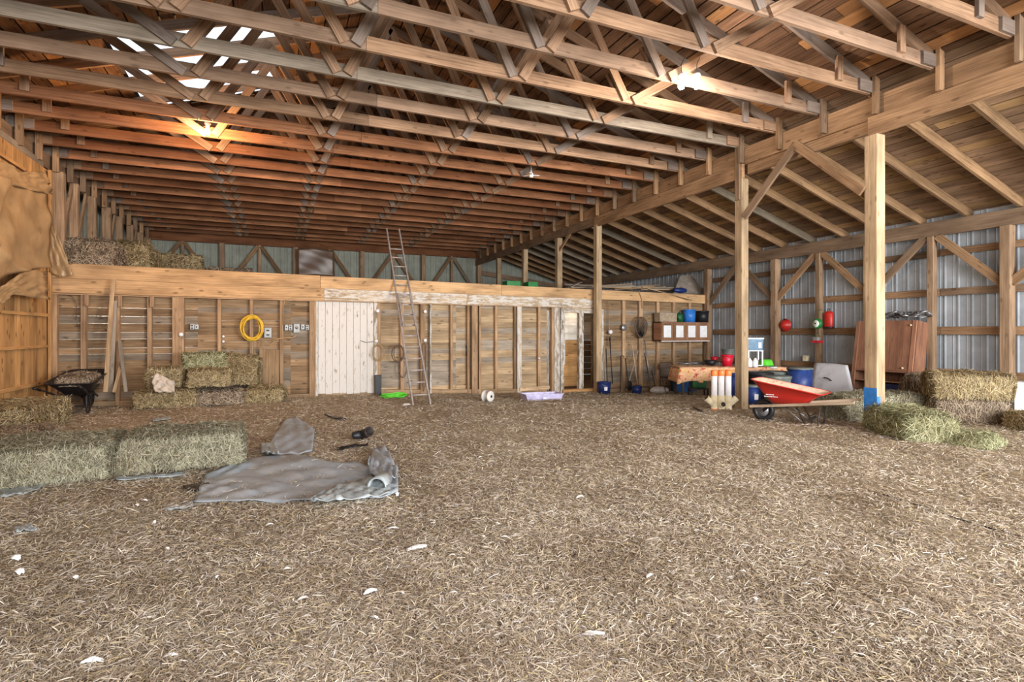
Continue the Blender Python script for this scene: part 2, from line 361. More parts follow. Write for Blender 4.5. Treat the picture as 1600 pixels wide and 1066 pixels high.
# ground
xs = np.arange(-4.3, 12.2, .09); ys = np.concatenate([np.arange(-6.2, 1.0, .3), np.arange(1.0, 12.95, .08)])
X, Y = np.meshgrid(xs, ys); Z = g(X, Y)+.012*np.sin(37*X+5*np.sin(9*Y))*np.sin(31*Y+4*np.sin(11*X))+NR.normal(0, .004, X.shape)
Vg = np.stack([X, Y, Z], -1).reshape(-1, 3); ny, nx = X.shape
i = np.arange(ny-1)[:, None]*nx+np.arange(nx-1)[None]; Fg = np.stack([i, i+1, i+1+nx, i+nx], -1).reshape(-1, 4)
me = npmesh('floor', Vg, Fg, [M['ground']]); fo = bpy.data.objects.new('floor', me); COL.objects.link(fo); struct(fo)
# loose straw on the ground: uncountable litter
def litter(n, ymin, ymax, seed_scale=1.0):
    th = NR.uniform(-.42, 1.42, n*2)       # bearing from the +Y axis
    # distances weighted towards the nearer ground
    u_ = NR.uniform(0, 1, n*2); a_, b_ = 1.3, 15.0; q = -.25
    d = (a_**q+(b_**q-a_**q)*u_)**(1/q)
    x = d*np.sin(th); y = d*np.cos(th); k = (x > -3.82) & (x < 11.9) & (y > .3) & (y < 12.6); x, y, d = x[k][:n], y[k][:n], d[k][:n]
    m = len(x); z = g(x, y)+np.abs(NR.normal(0, .009, m))+.008
    a = NR.uniform(0, 2*np.pi, m); tl = NR.normal(0, .2, m)
    D = np.stack([np.cos(a)*np.cos(tl), np.sin(a)*np.cos(tl), np.sin(tl)], 1)
    L = NR.gamma(3.2, .009, m)+.011; L *= 1+.035*d; Wd = (.0019+.00042*d)*NR.uniform(.6, 1.5, m)
    U = np.stack([NR.normal(0, .35, m), NR.normal(0, .35, m), np.ones(m)], 1); U /= np.linalg.norm(U, axis=1)[:, None]
    return strands(np.stack([x, y, z], 1), D, L, Wd, U)
Vs, Fs_ = litter(560000, 0, 13)
me = npmesh('straw_litter', Vs, Fs_, [M['straw']]); so = bpy.data.objects.new('straw_litter', me); COL.objects.link(so)
tag(so, 'loose trodden straw scattered over the whole barn floor', 'straw', kind='stuff')

# roof decks of boards running along the barn, with the skylight gap and a few small holes
HOLES = [(-2.25, .08, 9.35, 12.2), (-2.7, -1.7, 20.4, 21.6)]
SP = [(R.uniform(-3.2, .6), R.uniform(15, 21.5)) for _ in range(22)]
def hole(x, y0, y1):
    return any(hx0 < x < hx1 and y0 < hy1 and y1 > hy0 for hx0, hx1, hy0, hy1 in HOLES)
def roofdeck(name, x0, x1, mat):
    mb = MB(); w = .19; n = int(abs(x1-x0)/w); sg = 1 if x1 > x0 else -1
    for i in range(n+1):
        xa = x0+sg*w*i; xb = x0+sg*min(w*(i+1), abs(x1-x0))
        if abs(xb-xa) < .02: continue
        xm = (xa+xb)/2; y = YF-R.uniform(0, 2)
        za, zb = deck(xa+sg*1e-4), deck(xb-sg*1e-4); sl = (zb-za)/(xb-xa)
        while y < YB+.3:
            y2 = min(y+R.choice([2.44, 3.25, 4.06]), YB+.3); segs = [(max(y, YF), y2)]
            for hx0, hx1, hy0, hy1 in HOLES:
                if hx0 < xm < hx1:
                    ns = []
                    for a, b in segs:
                        ja, jb = hy0+R.uniform(-.1, .1), hy1+R.uniform(-.1, .1)
                        if b <= ja or a >= jb: ns.append((a, b))
                        else:
                            if a < ja: ns.append((a, ja))
                            if b > jb: ns.append((jb, b))
                    segs = ns
            for sx, sy in SP:
                if abs(xm-sx) < .1:
                    ns = []
                    for a, b in segs:
                        if a < sy-.08 and b > sy+.08: ns += [(a, sy-.07), (sy+.07, b)]
                        else: ns.append((a, b))
                    segs = ns
            for a, b in segs:
                if b-a > .05:
                    mb.beam((xm, a+.003, (za+zb)/2+.012+R.uniform(-.004, .006)), (xm, b-.003, (za+zb)/2+.012), abs(xb-xa)*1.05-.021, .022, (-sl, 0, 1))
            y = y2
    o = mb.build(name, mat); return struct(o)
roofdeck('ceiling', RIDGE, XL-.5, M['roof']); roofdeck('ceiling', RIDGE, XH, M['roof']); roofdeck('ceiling', XH, XR+.4, M['roof2'])
# outer sheet roof above the boards
mb = MB()
for (xa, xb) in ((XL-.6, RIDGE), (RIDGE, XH), (XH, XR+.5)):
    cells = sorted(set([xa, xb]+[h for H_ in HOLES for h in H_[:2] if xa < h < xb]+[v for s_ in SP for v in (s_[0]-.09, s_[0]+.09) if xa < v < xb]))
    yc = sorted(set([YF, YB+.4]+[h for H_ in HOLES for h in H_[2:]]+[v for s_ in SP for v in (s_[1]-.06, s_[1]+.06)]))
    for p, q in zip(cells, cells[1:]):
        for r_, s_ in zip(yc, yc[1:]):
            cx, cy = (p+q)/2, (r_+s_)/2
            if any(h[0] < cx < h[1] and h[2] < cy < h[3] for h in HOLES) or any(abs(cx-a) < .09 and abs(cy-b) < .06 for a, b in SP): continue
            z1, z2 = deck(p+1e-5)+.055, deck(q-1e-5)+.055
            mb.add([(p, r_, z1), (q, r_, z2), (q, s_, z2), (p, s_, z1)], [(0, 1, 2, 3)])
struct(mb.build('ceiling', M['sheetroof']))
# corrugated translucent skylight panel over the big gap
mb = MB(); nx_ = 60
vs = []; 
for k in range(nx_+1):
    y = 9.2+3.2*k/nx_
    for x in (-2.3, RIDGE-1.75): vs.append((x, y, deck(x)+.075+.018*math.sin(k*1.9)))
mb.add(vs, [(2*k, 2*k+1, 2*k+3, 2*k+2) for k in range(nx_)]); struct(mb.build('window_1', M['skylight']))

# corrugated sheet walls
def corrug(name, a, b, z0, z1f, mat, pitch=.23, rib=.02, parent=None):
    a = Vector(a); b = Vector(b); L = (b-a).length; d = (b-a)/L; nrm = Vector((-d.y, d.x, 0)); mb = MB(); pts = []
    k = 0.0
    while k < L:
        for o_, r_ in ((0, 0), (.012, rib), (.032, rib), (.044, 0), (.1, 0), (.106, rib*.35), (.116, rib*.35), (.122, 0)): pts.append((min(k+o_, L), r_))
        k += pitch
    pts.append((L, 0)); vs = []
    for s_, r_ in pts:
        p = a+d*s_+nrm*r_
        vs += [(p.x, p.y, z0), (p.x, p.y, z1f(p))]
    mb.add(vs, [(2*i, 2*i+2, 2*i+3, 2*i+1) for i in range(len(pts)-1)]); return struct(mb.build(name, mat))
corrug('wall_right', (12.15, YF, 0), (12.15, YB+.1, 0), -.3, lambda p: deck(12.15), M['metal'])
corrug('wall_back', (12.15, YB+.12, 0), (-4.4, YB+.12, 0), -.2, lambda p: deck(max(min(p.x, 12.1), -4.4)), M['metal_green'])
corrug('wall_left', (-4.4, YB+.1, 0), (-4.4, YF, 0), -.2, lambda p: deck(-4.4), M['metal_green'])

# trusses ------------------------------------------------------------
TY = [5.1+.813*k for k in range(-4, 21)]
BP = [-2.94, -1.09, 1.09, 2.9]; TP = [-4.1, -2.0, 0, 2.0, 4.1]
def member(name, a, b, w, h, mat, parent, y):
    mb = MB(); mb.beam(a, b, w, h, (0, 0, 1)); o = mb.build(name, mat, parent); return o
def truss(y, idx):
    far = idx
    lab = 'sawn timber roof truss, %s from the camera, spanning the barn' % ORD[idx] if idx else 'nearest timber roof truss, cut by the top edge of the photo'
    t = thing('roof_truss', lab, 'roof truss', (RIDGE, y, 4.81), 0, 'timber roof trusses under the board roof')
    sag = R.uniform(-.012, .012); grey = R.random() < .14
    cm = M['truss_grey'] if (grey or idx == 1) else M['truss']
    if idx >= 10: cm = M['truss_brown']; grey = False
    # bottom chord, spliced
    sp = R.choice([-.9, -.5, .3]) if idx > 1 else .1
    mb = MB(); h = .175
    mb.beam((-6.0, 0, h/2), (sp, 0, h/2+sag), .045, h); mb.build('bottom_chord', M['truss_grey'] if R.random() < (.45 if idx < 7 else .1 if idx < 10 else 0) else cm, t)
    mb = MB(); mb.beam((sp+.004, 0, h/2+sag), (6.0, 0, h/2), .045, h); mb.build('bottom_chord', cm, t)
    apex = deck(RIDGE)-4.81
    for s in (-1, 1):
        e = deck(7.9)-4.81
        mb = MB(); mb.beam((s*6.05, 0, e-.075-.018), (0, 0, apex-.075-.003), .045, .145); mb.build('top_chord', M['web'], t)
    def top(x): return apex-PIT*abs(x)-.1
    webs = [(-1.09, 0), (1.09, 0), (-1.09, -2.0), (1.09, 2.0), (-2.94, -2.0), (2.9, 2.0), (-2.94, -4.1), (2.9, 4.1)]
    for b, tp in webs:
        off = -.044 if (abs(tp) > abs(b)) else -.05
        sh = .065*(1 if tp > b else -1)
        mb = MB(); mb.beam((b+sh, off, .03), (tp, off, top(tp)), .04, .125, (0, 1, 0) if False else (0, 0, 1)); mb.build('web', M['web'], t)
        if abs(b) < 1.2 and abs(tp) < .1 or abs(tp) == 2.0 and abs(b) > 2:
            mb = MB(); mb.beam((b+sh*1.6, -off*1.0, .1), (b+sh*1.6+(tp-b)*.22, -off, .1+(top(tp))*.22), .04, .12); mb.build('web_splice', M['web'], t)
    for s in (-1, 1):
        mb = MB(); mb.beam((s*5.2, -.045, .06), (s*5.2, -.045, top(5.2)+.03), .04, .11, (1, 0, 0)); mb.build('heel_web', M['truss_grey'] if grey else M['web'], t)
        mb = MB(); mb.beam((s*5.62, -.042, .09), (s*5.99, -.042, .09), .035, .16); mb.build('heel_plate', M['web'], t)
    # scab boards nailed to the header beams
    mb = MB(); mb.beam((5.93, -.075, -.3), (5.93, -.075, .3), .1, .05, (0, 1, 0)); mb.build('scab_board', M['header'], t)
    mb = MB(); mb.beam((-5.8, -.075, -.3), (-5.8, -.075, .3), .1, .05, (0, 1, 0)); mb.build('scab_board', M['header'], t)
    return t
for k, y in enumerate(TY): truss(y, k)
# a few bare bulbs of lean-to rafters
k = 0
for y in [3.48+.813*j for j in range(0, 23)]:
    mb = MB(); a = (XH+.02, y+.05, deck(7.92)-.1); b = (XR+.05, y+.05, deck(XR+.05)-.1); mb.beam(a, b, .05, .165)
    o = mb.build('lean_to_rafter', M['rafter'], origin=a)
    tag(o, ('lean-to rafter sloping down to the right wall, %s of them from the camera' % ORD[k]), 'rafter', 'lean-to rafters'); k += 1

# header over the right-hand posts
def piece(name, a, b, w, h, mat, label, cat, group=None, up=(0, 0, 1), bw=.006):
    mb = MB(); mb.beam(a, b, w, h, up); o = mb.build(name, mat, origin=a); tag(o, label, cat, group)
    if bw: bev(o, bw, 1)
    return o
piece('header_beam', (XH+.04, -1.0, 4.655), (XH+.04, 5.1, 4.655), .06, .31, M['header'], 'upper header board of the right post row in front of the nearest post', 'beam')
piece('header_beam', (XH+.04, 5.1, 4.655), (XH+.04, 12.42, 4.655), .06, .31, M['header'], 'long upper header board running over the two tall free-standing posts', 'beam')
piece('header_beam', (XH+.04, 12.42, 4.655), (XH+.04, YB, 4.655), .06, .31, M['header'], 'upper header board above the loft posts reaching the back wall', 'beam')
for a, b, l in ((-1.0, 5.15, 'thick lower header beam ending on the nearest free-standing post'), (7.45, 12.5, 'reddish lower header beam between the second post and the ladder-side loft post')):
    piece('header_beam', (XH-.03, a, 4.37), (XH-.03, b, 4.37), .07, .27, M['header'], l, 'beam')
piece('header_beam', (XH+.1, 5.15, 4.42), (XH+.1, 7.45, 4.42), .07, .2, M['header'], 'short recessed lower header beam between the two free-standing posts', 'beam')
piece('header_beam', (XH+.0, 12.5, 4.4), (XH+.0, YB, 4.4), .07, .24, M['header'], 'lower header beam over the row of short loft posts', 'beam')
piece('header_beam', (XL+.06, -1, 4.68), (XL+.06, YB, 4.68), .08, .28, M['header'], 'long header beam along the top of the left wall', 'beam')
piece('header_beam', (XL+.16, -1, 4.50), (XL+.16, 12.6, 4.50), .05, .12, M['truss_grey'], 'thin grey ledger board below the left header beam', 'beam')

def post(x, y, z0, z1, s, mat, label, group=None, name='timber_post', s2=None, bw=.012):
    mb = MB(); mb.beam((x, y, z0), (x, y, z1), s, s2 or s, (0, 1, 0)); o = mb.build(name, mat, origin=(x, y, z0)); tag(o, label, 'post', group); return bev(o, bw, 2)
p = post(XH+.02, 5.1, -.1, 4.24, .185, M['post'], 'nearest free-standing square post with blue paint round its foot'); 
mb = MB(); z0 = .28; 
for dx, dy, sx, sy in ((-.0945, 0, .004, .19), (0, -.0945, .19, .004)): mb.box((dx, dy, .53-.0), (sx, sy if sy > .01 else .004, .36)) if False else None
mb.box((-.0955, 0, .50), (.003, .187, .42)); mb.box((-.06, -.0955, .44), (.075, .003, .3))
tag(mb.build('blue_paint', M['bluepaint'], p), 'blue paint on post foot')
p = post(XH+.02, 7.54, -.1, 4.24, .17, M['post'], 'second free-standing square post beside the red wheelbarrow')
mb = MB(); mb.beam((-.1, .0, 3.95), (-.1, .0, 4.95), .03, .1, (0, 1, 0)); mb.build('top_cleat', M['header'], p)
post(XH, 12.42, -.4, 4.28, .165, M['post'], 'tall square post standing in front of the open doorway jamb and loft edge')
for y, l in ((14.64, 'first short loft post behind the tall doorway post'), (17.1, 'second short loft post behind the tall doorway post'), (19.5, 'third short loft post, close to the back wall corner')):
    post(XH+.02, y, 2.45, 4.28, .17, M['post'], l)
def brace(a, b, label, mat='header', w=.05, h=.14, up=(0, 0, 1), group='diagonal braces'):
    return piece('diagonal_brace', a, b, w, h, M[mat], label, 'brace', group, up)
A1 = Vector((XH-.07, 7.40, 3.50)); brace(A1, (XH-.07, 6.32, 4.50), 'diagonal brace rising from the second free-standing post to the header')
brace((XH-.09, 5.2, 3.45), (XH-.09, 6.34, 4.50), 'diagonal brace rising from the nearest free-standing post to the header')
brace((XH+.09, 5.2, 3.33), (XH+.09, 6.2, 4.3), 'narrow pale strut behind the brace of the nearest post', 'rafter', .03, .08)
brace((XH-.0, 14.55, 3.9), (XH-.0, 13.9, 4.3), 'short dark brace under the header at the first loft post', 'header', .04, .1)

# right wall frame
RW = [2.9, 4.12, 5.33, 6.55, 7.77, 8.98, 10.2, 11.42, 12.6]
piece('wall_plate', (XR-.15, 1.0, 3.44), (XR-.15, 21.9, 3.44), .07, .29, M['header'], 'deep plate beam along the top of the right sheet-metal wall', 'beam')
for k, y in enumerate(RW):
    big = k % 2 == 0
    if k == 8: l = 'corner post where the lined wall meets the sheet-metal wall'
    else: l = ('thick wall post' if big else 'thin wall post')+', %s along the right sheet-metal wall from the camera' % ORD[k]
    post(XR-.16+(0 if big else .02), y, -.3, 3.3 if big else 3.3, .19 if big else .14, M['rustic'], l, 'posts of the right wall', s2=.16 if big else .12)
gi = 0
for z, h, ln in ((2.97, .13, 'top'), (2.2, .14, 'second'), (1.43, .155, 'third'), (.62, .14, 'lowest')):
    for j, (a, b) in enumerate(((1.0, 6.5), (6.5, 12.6))):
        piece('girt_rail', (XR+.03, a, z+R.uniform(-.01, .01)), (XR+.03, b-.01, z+R.uniform(-.015, .015)), .04, h, M['header'], '%s horizontal rail on the right sheet-metal wall, %s half' % (ln, ['near', 'far'][j]), 'rail', 'rails on the right wall')
XB = XR-.11
for k, (y0, y1) in enumerate(((5.33, 4.2), (5.33, 6.45), (7.77, 6.65), (7.77, 8.9), (10.2, 9.05), (10.2, 11.35), (12.6, 11.5))):
    s = 1 if y1 > y0 else -1
    brace((XB-.05, y0+s*.06, 2.28), (XB-.05, y1, 3.3), 'wall brace on the right sheet-metal wall, %s from the camera' % ORD[k], 'header', .05, .15, group='braces of the right wall')

# back wall frame above the loft
piece('wall_plate', (-4.2, YB-.02, 4.77), (XH, YB-.02, 4.77), .08, .36, M['truss_brown'], 'orange-brown plate beam across the top of the back wall', 'beam')
BX = [-4.2+1.22*k for k in range(11)]
for k, x in enumerate(BX):
    post(x, YB-.04, 2.4, 4.6, .16 if k % 2 == 0 else .1, M['rustic'], 'back wall post above the loft, %s counted from the left' % (['first']+ORD[1:])[k], 'posts of the back wall')
for k in range(10):
    lo, hi = (BX[k], BX[k+1]) if k % 2 == 0 else (BX[k+1], BX[k]); s = 1 if hi > lo else -1
    brace((lo+s*.08, YB-.1, 2.95), (hi-s*.05, YB-.1, 4.56), 'back wall brace above the loft, %s counted from the left' % (['first']+ORD[1:])[k], 'rafter', .05, .13, group='braces of the back wall')
piece('girt_rail', (-4.2, YB+.04, 3.1), (XR, YB+.04, 3.1), .04, .14, M['rafter'], 'low horizontal rail on the back wall behind the loft', 'rail')
piece('wall_plate', (XH, YB-.02, 4.0), (XR, YB-.02, 3.5), .06, .2, M['header'], 'sloping end rafter of the lean-to at the back wall', 'beam')

# left wall posts behind the loft rim
for k, y in enumerate([13.3, 14.2, 15.4, 16.6, 17.8, 19.0, 20.3, 21.4]):
    mb = MB(); rr = R.uniform(.075, .1)
    pts = [(XL+.2+R.uniform(-.02, .02), y+R.uniform(-.03, .03), 2.3+j*.33) for j in range(7)]
    mb.beam(pts[0], (XL+.2, y, 4.55), rr*2, rr*1.7, (0, 1, 0)); o = mb.build('timber_post', M['rustic'], origin=pts[0]); tag(o, 'rough post above the loft on the left wall, %s from the camera' % ORD[k], 'post', 'left wall loft posts'); bev(o, .03, 3)
    if k in (0, 1, 3, 5, 6): brace((XL+.18, y+.1, 3.0), (XL+.18, y+.85, 4.5), 'slanted brace behind the left loft posts, %s from the camera' % ORD[[0, 1, 3, 5, 6].index(k)], 'rustic', .05, .12, group='left wall loft braces')
# lower left wall, boarded in front of the loft
mb = MB(); y = 6.5; XLf = -3.88
while y < 12.62:
    w = R.uniform(.16, .24); mb.beam((XLf, y+w/2, .52), (XLf, y+w/2, 2.35), .02, w-.006, (0, 1, 0)); mb.beam((XLf-.01, y+w/2, -.1), (XLf-.01, y+w/2, .5), .02, w-.006, (0, 1, 0)); mb.beam((XLf-.02, y+w/2, 2.36), (XLf-.02, y+w/2, 4.42), .02, w-.006, (0, 1, 0)); y += w
struct(mb.build('wall_left', M['orange']))
for k, (z, h) in enumerate(((.5, .07), (1.15, .05), (1.72, .06), (4.12, .05))):
    piece('batten', (XLf+.035, 6.5, z), (XLf+.035, 12.6, z), .03, h, M['orange'], '%s horizontal batten on the orange boarded left wall' % ['lowest', 'second lowest', 'third lowest', 'topmost'][k], 'batten', 'battens on the left wall')
piece('timber_post', (XLf+.06, 12.60, .0), (XLf+.06, 12.60, 4.4), .05, .08, M['orange'], 'pale edge board at the far end of the orange left wall', 'post', None, (0, 1, 0))

# partition wall under the loft -------------------------------------------------
def zt(x): return 2.10-.006*(x+2.65)
def gz(x): return float(g0(x, 12.5))
def siding(name, x0, x1, mat, gap, warp=0, zlo=None, zhi=2.2, y=YW+.03, hmin=.11, hmax=.18):
    mb = MB(); xa = x0
    z = (min(gz(x0), gz(x1))-.06) if zlo is None else zlo
    while z < zhi:
        h = R.uniform(hmin, hmax); gp = gap*R.uniform(.1, 1.0) if 0.8 < z < 1.75 else .001
        dz = R.uniform(-.004, .004)
        yj = R.uniform(-.012, .008); mb.beam((x0, y+yj, z+h/2), (x1, y+yj, z+h/2+dz), .026, h-gp+(.004 if gp < .002 else 0), (0, 0, 1)); z += h
    return struct(mb.build(name, mat))
bays = [(-4.3, -1.46, 'siding', .012), (-1.465, .30, 'siding', .006), (.30, .82, 'siding', .001), (2.13, 4.05, 'siding_r', .004), (4.05, 6.55, 'siding_r', .005), (8.2, 12.1, 'siding', .001)]
for x0, x1, mt, gp in bays: siding('wall_far', x0, x1, M[mt], gp)
siding('wall_far', 6.55, 8.2, M['siding'], .001, zlo=2.0)
# sill
mb = MB(); mb.beam((-4.1, YW-.03, .03), (.84, YW-.03, .0), .1, .12); mb.beam((.84, YW+.01, .0), (2.1, YW+.01, .0), .1, .1); mb.beam((2.1, YW-.03, .02), (6.5, YW-.03, -.14), .12, .14); mb.beam((8.1, YW-.03, -.2), (12, YW-.03, -.28), .1, .12); struct(mb.build('baseboard_far', M['plank']))
# loft edge beams
for x0, x1, l in ((-4.05, .9, 'left'), (.9, 5.2, 'middle'), (5.2, 12.05, 'right')):
    f = lambda x: 2.69-.0117*(x+2.65); m_ = lambda x: 2.41-.009*(x+2.65)
    piece('rim_board', (x0, YW-.1, (f(x0)+m_(x0))/2), (x1-.004, YW-.1, (f(x1)+m_(x1))/2), .05, f(x0)-m_(x0), M['beam'], 'upper board of the loft edge beam, %s length' % l, 'beam', 'loft edge boards')
for x0, x1, l, mt in ((-4.05, .98, 'left', 'beam'), (.98, 4.3, 'whitewashed middle', 'beam_white'), (4.3, 8.0, 'whitewashed right', 'beam_white')):
    m_ = lambda x: 2.41-.009*(x+2.65)-.003; b_ = lambda x: 2.137-.006*(x+2.65)
    piece('rim_board', (x0, YW-.09, (m_(x0)+b_(x0))/2), (x1-.004, YW-.09, (m_(x1)+b_(x1))/2), .05, m_(x0)-b_(x0), M[mt], 'lower board of the loft edge beam, %s length' % l, 'beam', 'loft edge boards')
mb = MB(); mb.beam((-4.1, YW-.08, 2.125), (8.0, YW-.08, 2.06), .09, .02); struct(mb.build('trim_1', M['stud']))
# loft floor
mb = MB()
for k in range(46): mb.beam((-4.3, YW+.1+k*.2, 2.5), (12.1, YW+.1+k*.2, 2.42), .03, .19, (0, 1, 0))
struct(mb.build('floor', M['plank'])) 
# studs: (u centre in the photo, width, depth, whitewashed)
ST = [(85, .1, .1, 0), (131, .09, .1, 0), (184, .07, .1, 0), (234, .08, .1, 0), (279, .21, .12, 0), (343, .07, .1, 0), (393, .07, .1, 0), (440, .075, .1, 0), (489, .15, .1, 0),
      (590, .13, .1, 0), (628, .08, .1, 0), (660, .12, .12, 0), (672, .04, .13, 1), (705, .06, .1, 0), (731, .05, .1, 0), (740.5, .15, .14, 0), (749.5, .05, .1, 0), (775, .07, .1, 0), (804, .03, .1, 0), (810, .12, .14, 1), (842, .07, .1, 0), (863, .07, .1, 0), (869, .16, .13, 1),
      (975, .1, .07, 0), (1001, .12, .08, 0), (1028, .09, .08, 0), (1053, .08, .08, 0), (1078, .08, .08, 0), (1102, .1, .08, 0)]
for k, (u, w, dp, wh) in enumerate(ST):
    x = onY(u, 500, YW-.06).x
    nm = ['first', 'second', 'third', 'fourth', 'fifth', 'sixth', 'seventh', 'eighth', 'ninth', 'tenth']+ORD[10:]
    if k < 9: l = 'upright stud left of the white door, %s from the left wall' % nm[k]
    elif k < 23: l = ('whitewashed upright' if wh else 'bare wooden upright')+' between white door and open doorway, %s from that door' % nm[k-9]
    else: l = 'upright stud right of the open doorway, %s from the doorway' % nm[k-23]
    z1 = zt(x)+.02 if x < 8 else 2.32
    o = piece('wall_stud', (x, YW-dp/2+.005, gz(x)-.04), (x, YW-dp/2+.005, z1), w, dp, M['stud_white' if wh else 'stud'], l, 'stud', 'studs of the partition wall', (0, 1, 0), .006)
# short nailer blocks at the left studs
for k, u in enumerate((136, 188, 238)):
    x = onY(u, 470, YW-.12).x; piece('cleat', (x, YW-.14, 1.9), (x, YW-.14, 2.12), .07, .05, M['stud'], 'short cleat under the loft beam, %s from the left wall' % ['first', 'second', 'third'][k], 'cleat', 'cleats under the loft beam', (0, 1, 0))
# white door
x0 = onY(497, 500, YW-.07).x; x1 = onY(584, 500, YW-.07).x
d = thing('door_1', None, None, (x0, YW-.06, 0)); del_ = None; d['kind'] = 'structure'
n = 8; w = (x1-x0)/n
mb = MB()
for k in range(n): mb.beam((w*(k+.5), 0, .03+R.uniform(-.02, .02)), (w*(k+.5), 0, 2.1), w-.008, .03, (0, 1, 0))
bev(mb.build('door_leaf', M['white_door'], d), .003, 1)
mb = MB(); mb.beam((-.03, -.01, 0), (-.03, -.01, 2.12), .05, .09, (0, 1, 0)); mb.beam((x1-x0+.035, -.01, 0), (x1-x0+.035, -.01, 2.12), .07, .09, (0, 1, 0)); mb.build('door_frame', M['stud_white'], d)
mb = MB(); mb.tube([(x1-x0-.3, -.035, 1.22), (x1-x0-.18, -.045, 1.18), (x1-x0-.05, -.04, 1.19), (x1-x0+.02, -.05, 1.2)], .006, 6); mb.build('door_pull_rope', M['brownwire'], d)
# doorway to the inner room
xa, xb, xm = onY(876, 500, YW-.02).x, onY(937, 500, YW-.02).x, onY(906, 500, YW-.02).x
d = thing('door_2', None, None, (xa, YW-.04, -.2)); d['kind'] = 'structure'
mb = MB(); L = xb-xa
mb.beam((0, 0, 0), (0, 0, 2.24), .1, .14, (0, 1, 0)); mb.beam((L-.02, -.02, 0), (L-.02, -.02, 2.24), .16, .14, (0, 1, 0)); mb.beam((0, 0, 2.2), (L, 0, 2.18), .12, .12)
mb.beam((xm-xa, 0, .05), (xm-xa, 0, 2.2), .13, .13, (0, 1, 0)); mb.build('door_frame', M['stud_white'], d)
mb = MB(); mb.beam((0, -.05, .04), (L+.1, -.05, .02), .16, .12); mb.build('door_sill', M['orange'], d)
mb = MB(); mb.beam((.12, .05, .75), (.12, .05, 2.18), .05, .03, (0, 1, 0)); mb.build('door_trim', M['stud_white'], d)
# half open inner boarding behind left opening: white above, orange below
def boards(name, a, b, z0, z1, hh, mat, th=.02):
    mb = MB(); z = z0; a = Vector(a); b = Vector(b)
    while z < z1-.01:
        h = min(hh, z1-z); mb.beam((a.x, a.y, z+h/2), (b.x, b.y, z+h/2), th, h-.004); z += h
    return struct(mb.build(name, mat))
YI = YW+.55
boards('wall_inner', (xa-.2, YI, 0), (xm+.28, YI, 0), 1.2, 2.3, .2, M['room_white']); boards('wall_inner', (xa-.2, YI, 0), (xm+.28, YI, 0), -.1, 1.19, .3, M['orange'])
boards('wall_inner', (xa-.5, YW+3.0, 0), (xb+2.2, YW+3.0, 0), 1.15, 2.4, .2, M['room_white']); boards('wall_inner', (xa-.5, YW+3.0, 0), (xb+2.2, YW+3.0, 0), -.2, 1.14, .2, M['siding'])
boards('wall_inner', (8.8, 14.2, 0), (9.95, 15.7, 0), -.2, 2.1, .3, M['orange'])
boards('wall_inner', (xa-.3, YW+.1, 0), (xa-.3, YW+2.9, 0), -.2, 2.4, .25, M['room_white'])
mb = MB(); mb.box((8, YW+1.6, -.16), (6, 3.2, .06)); struct(mb.build('floor', M['soil']))
o = lamp('inner_room_bulb', 'POINT', (xm+.05, YW+.28, 1.93), 4, (1, .8, .58), .05)
o = lamp('inner_room_far_bulb', 'POINT', (xb-.3, YW+1.9, 2.0), 14, (1, .82, .6), .08)
# pale wall and fill lights added behind the siding so its gaps show bright
boards('wall_inner', (-4.2, YW+1.3, 0), (5.6, YW+1.3, 0), -.1, 2.4, .3, M['room_white'])
for x in (-3, -.8, 3.6): lamp('gap_fill_light', 'POINT', (x, YW+.75, 2.1), 38, (1, .93, .84), .1)

